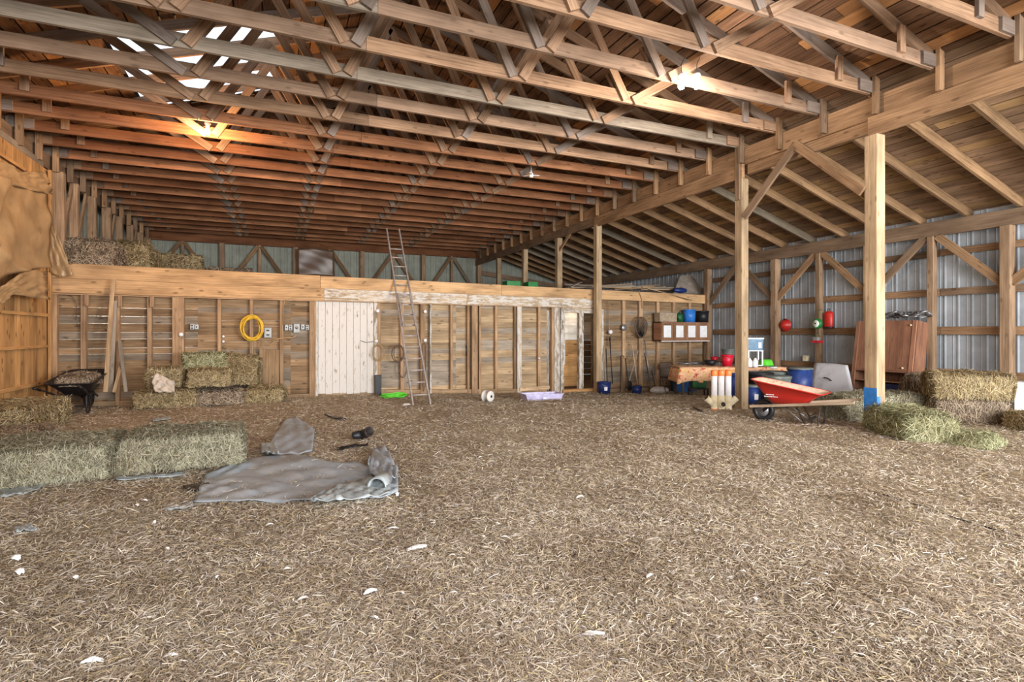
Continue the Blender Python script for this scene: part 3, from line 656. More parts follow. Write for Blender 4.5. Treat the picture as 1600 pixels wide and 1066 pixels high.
# ================================================================== HAY
def bale_mesh(name, L, D, H, n, mat, core, length=.07, wid=.0045, seed=0, fuzz=.02, bias=None, round_=.06, wob=.02):
    """rounded, lumpy block plus a coat of loose blades, one mesh"""
    rs = np.random.RandomState(seed); k = 9
    # core: subdivided box
    V = []; Fq = []
    def face(o, a, b, na, nb):
        base = len(V)
        for i in range(na+1):
            for j in range(nb+1): V.append(o+a*i/na+b*j/nb)
        for i in range(na):
            for j in range(nb): q = base+i*(nb+1)+j; Fq.append((q, q+nb+1, q+nb+2, q+1))
    o = np.array([-L/2, -D/2, 0.]); ex = np.array([L, 0, 0]); ey = np.array([0, D, 0]); ez = np.array([0, 0, H])
    face(o, ex, ez, 14, 7); face(o+ey, ez, ex, 7, 14); face(o, ez, ey, 7, 8); face(o+ex, ey, ez, 8, 7); face(o+ez, ex, ey, 14, 8)
    V = np.array(V); hw = np.array([L/2, D/2, H/2]); c = np.array([0, 0, H/2])
    def shape(P, r=round_):
        Q = P-c; inn = np.clip(Q, -(hw-r), hw-r); d = Q-inn; l = np.linalg.norm(d, axis=1)[:, None]+1e-9
        Q = inn+d/l*np.minimum(l, r)
        w_ = wob*(np.sin(Q[:, 0]*14+seed)*np.cos(Q[:, 2]*11+seed*2)+.7*np.sin(Q[:, 1]*17+Q[:, 0]*6+seed))
        nrm = Q/np.maximum(np.linalg.norm(Q, axis=1)[:, None], 1e-6)
        return Q+nrm*w_[:, None]+c
    V = shape(V); nf = len(Fq)
    areas = np.array([L*H, L*H*.4, D*H, D*H, L*D]); pr = areas/areas.sum(); fc = rs.choice(5, n, p=pr); a, b = rs.uniform(0, 1, n), rs.uniform(0, 1, n)
    P = np.zeros((n, 3)); Nn = np.zeros((n, 3))
    for f, (fo_, A, B, nn) in enumerate(((o, ex, ez, (0, -1, 0)), (o+ey, ex, ez, (0, 1, 0)), (o, ey, ez, (-1, 0, 0)), (o+ex, ey, ez, (1, 0, 0)), (o+ez, ex, ey, (0, 0, 1)))):
        m = fc == f; P[m] = fo_+a[m, None]*A+b[m, None]*B; Nn[m] = nn
    P = shape(P); P += Nn*np.abs(rs.normal(0, fuzz, n))[:, None]*.6
    Dd = rs.normal(size=(n, 3)); Dd -= .75*(Dd*Nn).sum(1)[:, None]*Nn
    if bias is not None: Dd[:, 2] *= np.where(fc < 4, bias, 1)
    Dd /= np.linalg.norm(Dd, axis=1)[:, None]
    U = Nn+rs.normal(0, .45, (n, 3)); U /= np.linalg.norm(U, axis=1)[:, None]
    Ln = rs.gamma(5, length/5, n)+.01; Sv, Sf = strands(P, Dd, Ln, wid*rs.uniform(.6, 1.5, n), U, .35)
    Sv[:, 2] = np.maximum(Sv[:, 2], .002)
    Vv = np.concatenate([V, Sv]); Ff = np.concatenate([np.array(Fq), Sf+len(V)])
    mi = np.concatenate([np.ones(nf), np.zeros(len(Sf))])
    return npmesh(name, Vv, Ff, [M[mat], M[core]], mi)
def bale(name, label, cat, loc, rz, L, D, H, n, mat, core='hay_core', group=None, rx=0, ry=0, **kw):
    o = bpy.data.objects.new(name, bale_mesh(name, L, D, H, n, mat, core, **kw)); COL.objects.link(o)
    o.location = loc; o.rotation_euler = (rx, ry, rz); return tag(o, label, cat, group)
GB = 'hay bales'
def F3(x, y, dz=0): return (x, y, float(g(x, y))+dz)
# two big foreground bales on the left
bale('hay_bale', 'large greenish hay bale in the left foreground, cut by the photo edge', 'hay bale', F3(-2.0, 6.66), rad(1), 1.12, .92, .35, 26000, 'hay_green', group=GB, length=.055, wid=.0036, seed=3, bias=1.5, round_=.1, wob=.028)
bale('hay_bale', 'large greenish hay bale in the left foreground, touching the grey tarp', 'hay bale', F3(-.88, 6.74), rad(2), 1.08, .78, .36, 25000, 'hay_green', group=GB, length=.06, wid=.0036, seed=5, bias=1.5, round_=.1, wob=.028)
q = F3(-3.3, 9.3)
bale('hay_bale', 'broken brown bale against the orange left wall', 'hay bale', F3(-3.36, 9.85), rad(90), 1.5, .8, .4, 9000, 'hay_tan', 'hay_core_brown', GB, length=.08, wid=.006, seed=8)
bale('hay_heap', 'dark trampled hay spilling below the left wall bale', 'hay', F3(-3.2, 8.6, -.06), rad(80), 1.3, 1.0, .26, 6000, 'hay_brown', 'hay_core_brown', None, length=.08, wid=.005, seed=9, round_=.12)
# stack by the partition wall, from the photo
def at(u, v, dy=0): p = onF(u, v); return p
def stack(u0, u1, vb, vt, dep, label, z0=None, y=None, mat='hay_tan', n=3500, seed=0, rz=0, name='hay_bale', cat='hay bale', core='hay_core', grp=GB, **kw):
    """place by where its front face stands: y of the face given, width and heights read off"""
    a, b = onY(u0, vb, y), onY(u1, vb, y); t_ = onY((u0+u1)/2, vt, y)
    zb = (a.z+b.z)/2 if z0 is None else z0
    return bale(name, label, cat, ((a.x+b.x)/2, y+dep/2, zb), rz, abs(b.x-a.x), dep, t_.z-zb, n, mat, core, grp, seed=seed, length=kw.pop('length', .075), wid=kw.pop('wid', .007), **kw)
stack(208, 306, 641, 612, .5, 'bottom left bale of the hay stack by the lined wall', 0, 11.75, seed=11, wob=.03)
stack(304, 388, 638, 612, .5, 'bottom middle bale of the hay stack, brown', 0, 11.8, 'hay_brown', seed=12, core='hay_core_brown')
stack(382, 446, 638, 607, .6, 'loose bottom right bale of the hay stack, bursting open', -.03, 11.75, seed=13, round_=.15, fuzz=.04)
stack(229, 284, 612, 575, .42, 'small bale leaning at the left of the stack under the pinkish rag', .35, 11.95, seed=14)
stack(293, 361, 614, 578, .45, 'middle front bale of the hay stack, second layer', .36, 11.75, seed=15)
stack(284, 352, 580, 553, .42, 'greenest bale lying on top of the hay stack', .68, 12.15, 'hay_fresh', seed=16)
stack(345, 402, 612, 556, .42, 'upright bale at the right of the hay stack', .34, 12.12, seed=17, round_=.12, fuzz=.04, ry=rad(6))
# rag on the small bale
def patch(name, top, bot, conv, nx, ny, mat, label, cat, fold=.01, th=.004, seed=0, freq=8, off=None, parent=None):
    """sheet spanned between two polylines given in photo pixels and unprojected by conv"""
    def samp(pl, n):
        pl = [Vector((p[0], p[1])) for p in pl]; ds = [0]
        for a, b in zip(pl, pl[1:]): ds.append(ds[-1]+(b-a).length)
        out = []
        for i in range(n+1):
            t_ = ds[-1]*i/n; k = 0
            while k < len(ds)-2 and ds[k+1] < t_: k += 1
            f = (t_-ds[k])/max(ds[k+1]-ds[k], 1e-6); out.append(pl[k].lerp(pl[k+1], min(1, f)))
        return out
    T_, B_ = samp(top, nx), samp(bot, nx); rs = random.Random(seed); ph = [rs.uniform(0, 6.3) for _ in range(8)]; vs = []
    for j in range(ny+1):
        for i in range(nx+1):
            p2 = T_[i].lerp(B_[i], j/ny); p = conv(p2.x, p2.y); s, t_ = i/nx, j/ny
            h = (math.sin(freq*s*3+ph[0]+3*t_)*math.sin(freq*t_*1.7+ph[1]+2.5*s)+.6*math.sin(freq*2.3*s+freq*3.1*t_+ph[2])+.35*math.sin(freq*6*t_-freq*4*s+ph[3]+2*math.sin(5*s+ph[4])))
            rg = abs(math.sin(freq*1.1*s-freq*.8*t_+ph[5]+1.5*math.sin(3*t_+ph[6])))
            vs.append(p+(off or Vector((0, 0, 1)))*(fold*(h+1.6)+fold*1.5*(1-rg)**3))
    mb = MB(); mb.add(vs, [(j*(nx+1)+i, (j+1)*(nx+1)+i, (j+1)*(nx+1)+i+1, j*(nx+1)+i+1) for j in range(ny) for i in range(nx)], None, True)
    o = mb.build(name, mat, parent, origin=vs[0]); solid(o, th); 
    if label: tag(o, label, cat)
    return o
mb = MB(); 
patch('rag', [(238, 590), (246, 583), (258, 590), (274, 597)], [(243, 612), (250, 614), (262, 614), (274, 614)], lambda u, v: onY(u, v, 11.80-(v-585)*.006), 16, 12, M['rag'], 'crumpled pinkish rag draped over the small stacked bale', 'rag', .045, .02, 3, 5, off=Vector((0, -1, .2)))
# right hand bales
bale('hay_bale', 'pale bale lying between the two free-standing posts behind the red wheelbarrow', 'hay bale', F3(8.74, 5.95), rad(-8), .95, .55, .38, 9000, 'hay_green', group=GB, length=.09, wid=.005, seed=21)
bale('hay_heap', 'bright green loose hay heap in front of the blue-footed post', 'hay', F3(7.82, 4.60, -.03), rad(62), .98, .66, .36, 16000, 'hay_fresh', group=None, length=.10, wid=.0042, seed=22, round_=.16, fuzz=.05)
bale('hay_heap', 'low spill of loose green hay trailing right of the green heap', 'hay', F3(8.05, 4.05, -.05), rad(10), .65, .55, .15, 9000, 'hay_fresh', group=None, length=.10, wid=.0042, seed=23, round_=.1, fuzz=.05)
bale('hay_bale', 'flat greyish bale behind the blue-footed post', 'hay bale', F3(9.55, 5.95), rad(-30), .95, .55, .36, 7000, 'hay_green', group=GB, length=.08, wid=.005, seed=24)
bale('hay_bale', 'dark brown bale between the leaning cabinet and the big stacked bales', 'hay bale', F3(10.75, 6.05), rad(-45), .6, .55, .62, 7000, 'hay_brown', 'hay_core_brown', GB, length=.06, wid=.005, seed=25, bias=1.6, round_=.18)
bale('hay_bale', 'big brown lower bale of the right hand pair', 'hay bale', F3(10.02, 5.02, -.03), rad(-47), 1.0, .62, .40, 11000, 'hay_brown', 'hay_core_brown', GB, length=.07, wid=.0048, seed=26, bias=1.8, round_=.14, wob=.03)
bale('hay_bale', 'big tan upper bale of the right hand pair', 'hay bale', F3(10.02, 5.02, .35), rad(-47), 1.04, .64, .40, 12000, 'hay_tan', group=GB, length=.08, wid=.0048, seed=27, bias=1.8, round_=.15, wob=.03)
bale('hay_bale', 'small tan bale at the right photo edge below the white box', 'hay bale', F3(9.84, 4.12, -.04), rad(-20), .42, .45, .3, 6000, 'hay_tan', group=GB, length=.07, wid=.005, seed=28)
# straw carpet under bales on the loft
bale('hay_heap', 'loose yellow hay pile on the loft by the left wall', 'hay', (-3.2, 15.2, 2.5), 0, 1.2, .9, .95, 9000, 'hay_tan', group=None, length=.12, wid=.01, seed=31, round_=.3, fuzz=.08)
bale('hay_bale', 'bale on the loft right of the loose yellow pile', 'hay bale', (-2.45, 17.6, 3.0), 0, 1.1, .5, .55, 3000, 'hay_tan', 'hay_core_brown', GB, length=.1, wid=.012, seed=32)
bale('hay_bale', 'lower bale on the loft under the upper one beside the loose yellow pile', 'hay bale', (-2.4, 17.55, 2.5), 0, 1.15, .55, .5, 3000, 'hay_tan', 'hay_core_brown', GB, length=.1, wid=.012, seed=35)
bale('hay_bale', 'dim low bale on the loft, rightmost of the loft bales', 'hay bale', (-1.2, 17.8, 2.5), 0, 1.1, .5, .75, 3000, 'hay_brown', 'hay_core_brown', GB, length=.1, wid=.012, seed=33)
bale('hay_heap', 'matted dark brown heap on the loft edge beside the tan tarp', 'hay', (-3.4, 13.6, 2.5), 0, .95, .8, .78, 6000, 'hay_brown', 'hay_core_brown', None, length=.08, wid=.008, seed=34, round_=.25, fuzz=.03)

# ================================================================== TARPS
cf = lambda dz: (lambda u, v: onF(u, v, dz))
patch('ground_tarp', [(322, 742), (340, 739), (387, 717), (455, 712), (512, 722), (575, 730), (600, 716), (622, 737)], [(303, 788), (360, 786), (422, 787), (482, 786), (550, 781), (595, 781), (622, 771)], cf(.012), 60, 26, M['tarp'], 'large crumpled grey tarp spread over the straw', 'tarp', .010, .006, 11, 9)
patch('ground_tarp', [(447, 655), (462, 652), (480, 664), (492, 672)], [(410, 708), (432, 712), (470, 711), (488, 706)], cf(.02), 18, 18, M['tarp'], 'narrow upper strip of grey tarp half buried in straw', 'tarp', .007, .006, 12, 7)
patch('ground_tarp', [(574, 728), (582, 708), (592, 701), (603, 703)], [(578, 745), (600, 752), (618, 752), (622, 738)], cf(.04), 14, 14, M['tarp'], 'small folded end of grey tarp sticking up on its right side', 'tarp', .018, .006, 13, 7)
patch('ground_tarp', [(484, 785), (520, 765), (560, 755), (604, 748)], [(490, 787), (530, 786), (570, 783), (612, 775)], cf(.05), 26, 12, M['tarp2'], 'greenish folded underside of the grey tarp at its right front edge', 'tarp', .013, .006, 14, 8)
patch('tarp_scrap', [(407, 696), (425, 694), (431, 696)], [(408, 710), (425, 712), (436, 712)], cf(.05), 8, 8, M['tarp2'], 'pale flap of tarp at the upper left corner of the grey tarp', 'tarp', .015, .005, 15)
# rolled tube end of the tarp
p = onF(598, 776); mb = MB(); prof = [(.068, -.16), (.075, 0), (.082, .12), (.074, .12), (.066, 0), (.06, -.15)]
mb.lathe(prof, 18, (0, 0, .08), 'Y'); o = mb.build('rolled_tarp_end', M['tarp2'], loc=p+Vector((.0, .12, 0)), rz=rad(155)); tag(o, 'open rolled end of the tarp with a dark hollow', 'tarp roll'); solid(o, .004)
for k, (tp, bt, mt, lb) in enumerate([([(237, 657), (250, 653), (265, 653)], [(239, 660), (252, 658), (267, 656)], 'tarp2', 'thin silvery strip lying on the brown straw before the hay stack'),
    ([(0, 765), (30, 763), (70, 758)], [(0, 778), (25, 776), (60, 768)], 'tarp2', 'pale plastic scrap at the left photo edge in front of the green bale'),
    ([(286, 762), (310, 757), (330, 756)], [(290, 770), (312, 768), (326, 766)], 'black', 'dark plastic tail at the left tip of the grey tarp'),
    ([(258, 797), (285, 790), (300, 788)], [(262, 799), (290, 797), (303, 793)], 'tarp2', 'small pale scrap by the lower left corner of the grey tarp'),
    ([(180, 748), (230, 745), (285, 740)], [(182, 753), (235, 749), (290, 745)], 'tarp2', 'flattened plastic strip under the right foreground bale'),
    ([(22, 826), (38, 823), (55, 826)], [(24, 834), (40, 832), (58, 832)], 'tarp2', 'half buried bluish plastic scrap in the left foreground'),
    ([(506, 648), (520, 653), (540, 655)], [(508, 650), (522, 656), (541, 657)], 'black', 'thin dark strip lying beyond the tarp'),
    ([(526, 703), (545, 697), (575, 696)], [(528, 706), (548, 701), (574, 699)], 'black', 'dark torn strip between the tarp and the dark boot')]):
    patch('plastic_scrap', tp, bt, cf(.012), 10, 6, M[mt], lb, 'plastic scrap', .008, .004, 40+k, 5)
# old boot lying in the straw
p = onF(566, 688); t = thing('rubber_boot', 'dark crumpled boot lying in the straw beyond the grey tarp', 'boot', p+Vector((0, 0, .07)), rad(200), None, rad(-70))
mb = MB(); mb.lathe([(.0, .0), (.06, .0), (.062, .06), (.058, .14), (.064, .2), (.056, .2), (.05, .06), (0, .05)], 14, (0, 0, 0)); solid(mb.build('shaft', M['darkmetal'], t), .004)
mb = MB(); mb.lathe([(.0, -.02), (.05, 0), (.055, .08), (.045, .15), (0, .17)], 12, (0, 0, .045), 'X', 1, .8); mb.build('foot', M['black'], t)
# tan tarp hanging over the upper left wall
cw = lambda x, k=0: (lambda u, v: onX(u, v, x))
oX = Vector((1, 0, 0))
patch('hanging_tarp', [(-30, 246), (0, 252), (30, 268), (66, 268), (72, 280)], [(-30, 290), (0, 285), (40, 296), (70, 303), (78, 303)], cw(-3.66), 26, 10, M['tarp_tan'], 'rolled upper edge of the tan tarp on the left wall', 'tarp', .02, .006, 51, 8, off=oX)
patch('hanging_tarp', [(-40, 268), (0, 276), (40, 292), (67, 300)], [(-40, 455), (0, 432), (40, 420), (75, 418)], cw(-3.70), 34, 34, M['tarp_tan'], 'big tan tarp hanging on the orange left wall', 'tarp', .035, .006, 52, 3, off=oX)
patch('hanging_tarp', [(-10, 452), (30, 426), (50, 421), (66, 424)], [(-10, 478), (18, 460), (45, 465), (73, 469)], cw(-3.64), 18, 14, M['tarp_tan'], 'lower pointed flap of the tan tarp on the left wall', 'tarp', .02, .006, 53, 7, off=oX)
patch('hanging_tarp', [(68, 304), (76, 330), (80, 345)], [(75, 425), (95, 434), (114, 431)], lambda u, v: onY(u, v, 12.62-.004*(u-68)), 14, 26, M['tarp_tan'], 'narrow end of the tan tarp wrapped over the loft corner', 'tarp', .02, .006, 54, 7, off=Vector((.5, -.8, 0)))
# shiny brown plastic on the back wall
patch('plastic_sheet', [(464, 389), (490, 387), (522, 392)], [(464, 431), (492, 431), (523, 432)], lambda u, v: onY(u, v, YB-.35), 14, 14, M['brownsheet'], 'shiny brown plastic sheet hanging at the back wall above the loft', 'plastic sheet', .01, .006, 55, 2, off=Vector((0, -1, 0)))

# ================================================================== WHEELBARROWS
def wheelbarrow(name, label, loc, rz, outm, inm, handm, load=False, tube_handles=False):
    t = thing(name, label, 'wheelbarrow', loc, rz)
    # tray: rings bottom -> rim, then inner skin
    def ring(x0, x1, wr, wf, z0, z1, c=.09):
        pts = []; cs = [(x1, wf/2), (x0, wr/2), (x0, -wr/2), (x1, -wf/2)]
        ctr = ((x0+x1)/2, 0)
        out = []
        for k in range(4):
            p0 = Vector(cs[k-1]); p1 = Vector(cs[k]); p2 = Vector(cs[(k+1) % 4])
            a = p1+(p0-p1).normalized()*c; b = p1+(p2-p1).normalized()*c
            for s in range(5):
                f = s/4; q = (1-f)**2*a+2*f*(1-f)*p1+f*f*b; out.append(q)
        return [(q.x, q.y, z0+(z1-z0)*(q.x-x0)/(x1-x0)) for q in out]
    rs = [ring(-.2, .30, .34, .30, .32, .33, .07), ring(-.33, .43, .54, .48, .43, .50, .1), ring(-.50, .58, .70, .62, .52, .70, .14), ring(-.52, .60, .73, .65, .522, .702, .15)]
    mb = MB(); vs = sum(rs, []); n = 20
    fs = [tuple(range(n-1, -1, -1))]+[(i*n+k, i*n+(k+1) % n, (i+1)*n+(k+1) % n, (i+1)*n+k) for i in range(3) for k in range(n)]
    mb.add(vs, fs, None, True); inn = [[(x*.985, y*.975, z+.008) for x, y, z in r] for r in rs[:3]]+[[(x, y, z+.004) for x, y, z in rs[3]]]
    mb.mi = 1; vs2 = sum(inn, []); mb.add(vs2, [tuple(range(n))]+[(i*n+(k+1) % n, i*n+k, (i+1)*n+k, (i+1)*n+(k+1) % n) for i in range(3) for k in range(n)], None, True)
    mb.build('tray', [outm, inm], t)
    mb = MB(); mb.tube([Vector(v)+Vector((0, 0, .002)) for v in rs[3]], .009, 6, True); mb.build('tray_rim', outm, t)
    for s in (-1, 1):
        mb = MB()
        if tube_handles: mb.tube([(.62, s*.09, .2), (.2, s*.16, .29), (-.3, s*.22, .31), (-.62, s*.27, .42), (-.95, s*.3, .5)], .016, 8)
        else: mb.beam((.66, s*.08, .235), (-.94, s*.29, .44), .032, .042)
        mb.build('handle', handm, t)
        if tube_handles: mb = MB(); mb.tube([(-.78, s*.285, .46), (-.96, s*.302, .503)], .021, 8); mb.build('grip', M['black'], t)
    for s in (-1, 1):
        mb = MB(); mb.tube([(-.12, s*.20, .29), (-.26, s*.22, .02), (-.34, s*.225, .0), (-.42, s*.23, .03), (-.46, s*.235, .30)], .014, 6); mb.build('leg', M['darkmetal'], t)
        mb = MB(); mb.tube([(.1, s*.15, .28), (-.22, s*.2, .06)], .009, 6); mb.build('leg_brace', M['steel'], t)
        mb = MB(); mb.beam((.46, s*.045, .17), (.3, s*.14, .3), .006, .05); mb.build('wheel_bracket', M['darkmetal'], t)
    mb = MB(); mb.beam((-.3, -.23, .12), (-.3, .23, .12), .03, .03); mb.beam((-.3, -.23, .17), (-.3, .23, .17), .012, .012); mb.build('cross_bar', M['darkmetal'], t)
    mb = MB(); mb.lathe([(.10, -.035), (.15, -.045), (.178, -.022), (.182, 0), (.178, .022), (.15, .045), (.10, .035), (.10, -.035)], 28, (.46, 0, .182), 'Y'); w = mb.build('wheel', M['black'], t)
    mb = MB(); mb.lathe([(.0, -.03), (.035, -.03), (.04, -.015), (.10, -.03), (.10, .03), (.04, .015), (.035, .03), (0, .03)], 24, (.46, 0, .182), 'Y'); mb.build('wheel_rim', M['steel'], w)
    mb = MB(); mb.tube([(.46, -.09, .182), (.46, .09, .182)], .01, 8); mb.build('axle', M['darkmetal'], w)
    return t
pw = onF(1201, 668); dirh = Vector((math.cos(rad(13.4)), math.sin(rad(13.4)), 0))
wb_ = wheelbarrow('wheelbarrow', 'red tray wheelbarrow with wooden handles beside the second free-standing post', Vector((7.33, 5.98, float(g(7.33, 5.98)))), rad(115), M['red'], M['tray_in'], M['handle'])
wb_.scale = (.92, .92, .96)
# small white maker's lettering blocks on the tray side (too small to read)
mb = MB(); sx_ = .34
for row, (z, n, x0) in enumerate(((.475, 6, .21), (.44, 10, .16))):
    for k in range(n): mb.beam((x0+k*.022, .243+(z-.43)*1.05, z), (x0+k*.022+.014, .243+(z-.43)*1.05, z), .004, .012)
tag(mb.build('tray_lettering', M['white'], wb_), 'small white lettering on the tray side')
pb = onF(116, 645)
wb2 = wheelbarrow('wheelbarrow', 'black wheelbarrow filled with litter in the left corner', pb+Vector((.02, .2, 0)), rad(88), M['black'], M['black'], M['darkmetal'], tube_handles=True)
o = bale('barrow_load', None, None, (0.04, 0, .47), 0, .92, .54, .2, 3500, 'hay_brown', 'soil', None, length=.05, wid=.006, seed=61, round_=.2, fuzz=.02); o.parent = wb2; tag(o, 'brown litter heaped in the tray')

# ================================================================== LADDER AND LEANING TIMBER
base = onF(659, 634); topv = Vector((2.70, 13.72, 4.0)); 
t = thing('ladder', 'tall weathered aluminium ladder leaning on the loft edge', 'ladder', base)
dv = topv-base; rt = Vector((1, 0, 0))
for s in (-1, 1):
    mb = MB(); mb.beam(rt*s*.165*1.05+dv*0, rt*s*.155+dv, .028, .062, (0, -1, .5)); mb.build('rail', M['alu'], t)
for k in range(15):
    q = dv*((.25+.30*k)/dv.length)
    mb = MB(); mb.tube([q-rt*.16, q+rt*.16], .015, 8); mb.build('rung', M['alu'], t)
# fly section behind
dn = Vector((0, dv.z, -dv.y)).normalized()
for s in (-1, 1):
    mb = MB(); mb.beam(rt*s*.135+dv*.38-dn*.06, rt*s*.13+dv*.56-dn*.06+Vector((0, 0, 0)), .025, .05, (0, -1, .5)); mb.build('inner_rail', M['alu'], t)
def lean(name, u0, v0, u1, v1, y0, y1, w, h, mat, label, cat):
    a = onY(u0, v0, y0); b = onY(u1, v1, y1); return piece(name, a, b, w, h, M[mat], label, cat, None, (0, 1, 0), .002)
lean('plank', 165, 613, 177, 437, 12.05, 12.48, .07, .03, 'plank', 'tall plank leaning at the left of the lined wall, topmost end on the loft beam', 'plank')
lean('plank', 173, 613, 180, 470, 12.2, 12.52, .07, .03, 'plank', 'second tall plank leaning just behind the tallest left one', 'plank')
lean('plank', 197, 613, 187, 533, 12.2, 12.52, .06, .03, 'plank', 'short split stake leaning right of the tall left planks', 'plank')
lean('plank', 178, 613, 190, 566, 12.0, 12.5, .05, .03, 'plank', 'shortest stake leaning low beside the black wheelbarrow', 'plank')
lean('plank', 404, 609, 408, 532, 12.5, 12.62, .04, .02, 'plank', 'thin dark lath standing right of the yellow hose', 'plank')
q = onY(420, 607, 12.6); mb = MB(); mb.beam((0, 0, 0), (0.02, .06, 1.02), .38, .012, (0, 1, 0)); tag(mb.build('plywood_sheet', M['siding'], loc=(q.x, q.y-.05, .02)), 'brown board panel leaning under the grey switch box', 'panel')

# ================================================================== THINGS ON THE LINED WALL
def ring_pts(c, rx, rz_, y, n=26, j=.0, ph=0):
    return [Vector((c[0]+rx*math.cos(2*math.pi*k/n)*(1+R.uniform(-j, j)), y+R.uniform(-.006, .006), c[1]+rz_*math.sin(2*math.pi*k/n)*(1+R.uniform(-j, j)))) for k in range(n)]
def coil(name, u, v, rx, rz_, n, r, mat, label, cat, y=YW-.16, spread=.03, dz=.03, j=.02):
    p = onY(u, v, y); mb = MB()
    for k in range(n): mb.tube(ring_pts((R.uniform(-spread, spread), R.uniform(-dz, dz)), rx*R.uniform(.84, 1.06), rz_*R.uniform(.84, 1.05), -k*r*.9, 26, j), r, 6, True)
    mb.V = [(x, y_, z) for x, y_, z in mb.V]
    o = mb.build(name, M[mat], loc=p); return tag(o, label, cat)
coil('garden_hose', 394, 513, .20, .245, 9, .012, 'yellow', 'bright yellow coiled hose hung on a stud left of the white door', 'hose')
coil('wire_coil', 591, 550, .135, .19, 4, .006, 'wire', 'small tan wire coil hung right of the white door', 'wire coil', y=YW-.17)
coil('hose_coil', 624, 552, .13, .2, 3, .009, 'brownwire', 'dark hose loops hung behind the ladder', 'hose', y=YW-.2, spread=.05)
coil('hose_coil', 629, 575, .09, .24, 2, .007, 'brownwire', 'long drooping dark loop below the hose behind the ladder', 'hose', y=YW-.17, spread=.05)
q = onY(663, 536, YW-.19); mb = MB(); mb.tube([q, q+Vector((-.04, 0, -.05)), q+Vector((-.045, 0, -1.0)), q+Vector((-.02, 0, -1.14)), q+Vector((.03, 0, -1.0)), q+Vector((.035, 0, -.05)), q], .012, 6); tag(mb.build('hanging_cable', M['brownwire'], origin=q), 'doubled dark cable hanging on the whitewashed post by the ladder', 'cable')
for k, (u, v, y, l) in enumerate(((590, 486, YW-.11, 'upper white insulator on the post right of the white door'), (588, 533, YW-.11, 'lower white insulator on the post right of the white door'), (664, 487, YW-.14, 'upper white insulator on the post beside the ladder'), (664, 532, YW-.14, 'lower white insulator on the post beside the ladder'), (283, 523, YW-.13, 'white insulator on the thick post above the hay stack'), (349, 526, YW-.03, 'upper small white knob between hay stack post and yellow hose'), (349, 534, YW-.03, 'lower small white knob between hay stack post and yellow hose'), (842, 560, YW-.12, 'small white knob on the stud left of the open doorway'), (953, 519, YW-.1, 'white round lamp holder on the post right of the open doorway'))):
    p = onY(u, v, y); mb = MB(); s = 1.5 if k == 8 else (1 if k < 5 else .6)
    mb.lathe([(0, -.05*s), (.03*s, -.045*s), (.045*s, -.02*s), (.03*s, 0), (.04*s, .015*s), (.02*s, .03*s), (0, .03*s)], 12, (0, 0, 0), 'Y'); tag(mb.build('insulator', M['white'], loc=p), l, 'insulator')
def switchbox(u, v, w, h, label, kind='box', y=YW+.0):
    p = onY(u, v, y-.045); t = thing('switch_box', label, 'switch box', p)
    mb = MB(); mb.box((0, 0, 0), (w, .07, h)); bev(mb.build('box_body', M['boxgrey'], t), .008)
    mb = MB(); mb.box((0, -.038, 0), (w*.75, .006, h*.8)); cv = mb.build('cover_plate', M['cover'], t)
    mb = MB()
    if kind == 'switch': mb.box((0, -.045, 0), (.02, .014, .03)); mb.build('toggle', M['black'], cv)
    elif kind == 'dial': mb.lathe([(0, -.065), (.03, -.06), (.035, -.04), (.035, -.03)], 14, (0, 0, .01), 'Y'); mb.build('round_dial', M['steel'], cv)
    else:
        for z in (-.03, .03): mb.box((0, -.043, z*h/.14), (w*.4, .008, .03))
        mb.build('socket_face', M['black'], cv)
    return t
switchbox(300.5, 511, .075, .115, 'left socket of the pair on the boards above the hay stack')
switchbox(307.5, 511, .075, .105, 'right socket of the pair on the boards above the hay stack', 'switch')
switchbox(418.5, 520, .15, .22, 'tall grey switch box right of the yellow hose', 'panel')
switchbox(447.5, 512, .075, .13, 'first electrical box left of the round meter', 'switch')
switchbox(454, 512, .075, .13, 'second electrical box, next to the round meter', 'sock')
switchbox(463.5, 513, .13, .2, 'larger meter box with round dial left of the white door', 'dial')
switchbox(473, 511, .08, .12, 'electrical box just right of the round meter', 'switch')
switchbox(480, 512, .07, .12, 'last electrical box next to the white door post', 'sock')
def cable(name, pts, r, mat, label, y=YW-.13):
    P = [onY(u, v, y) for u, v in pts]; mb = MB(); mb.tube(P, r, 6); return tag(mb.build(name, M[mat], origin=P[0]), label, 'cable')
cable('electric_cable', [(443, 508), (442, 480), (446, 468), (458, 465), (480, 464), (520, 466), (560, 468)], .008, 'wire', 'pale cable looping over the boxes to the lintel of the white door', YW-.13)
cable('electric_cable', [(424, 533), (433, 530), (445, 528), (458, 528), (463, 524)], .012, 'wire', 'thick pale conduit between grey switch box and round meter', YW-.12)
cable('electric_cable', [(408, 531), (416, 536), (421, 540), (428, 535), (436, 531)], .007, 'wire', 'sagging cable below the grey switch box', YW-.12)
cable('electric_cable', [(104, 459), (112, 463), (118, 472), (120, 482), (118, 500)], .007, 'brownwire', 'dark cable drooping between the first two left studs', YW-.05)
cable('electric_cable', [(998, 455), (1001, 462), (1004, 472), (1005, 482)], .014, 'wire', 'pale cable hanging over the loft edge above the fishing net', YW-.15)
cable('electric_cable', [(951, 470), (952, 500), (953, 540)], .009, 'wire', 'pale cable running down beside the tall doorway post', YW-.1)
# black door pull
q = onY(728, 548, YW-.1); mb = MB(); mb.tube([q+Vector((0, 0, .12)), q+Vector((0, -.04, .09)), q+Vector((0, -.04, -.09)), q+Vector((0, 0, -.12))], .012, 8); tag(mb.build('pull_handle', M['black'], origin=q), 'black iron pull handle on the boarded wall', 'handle')
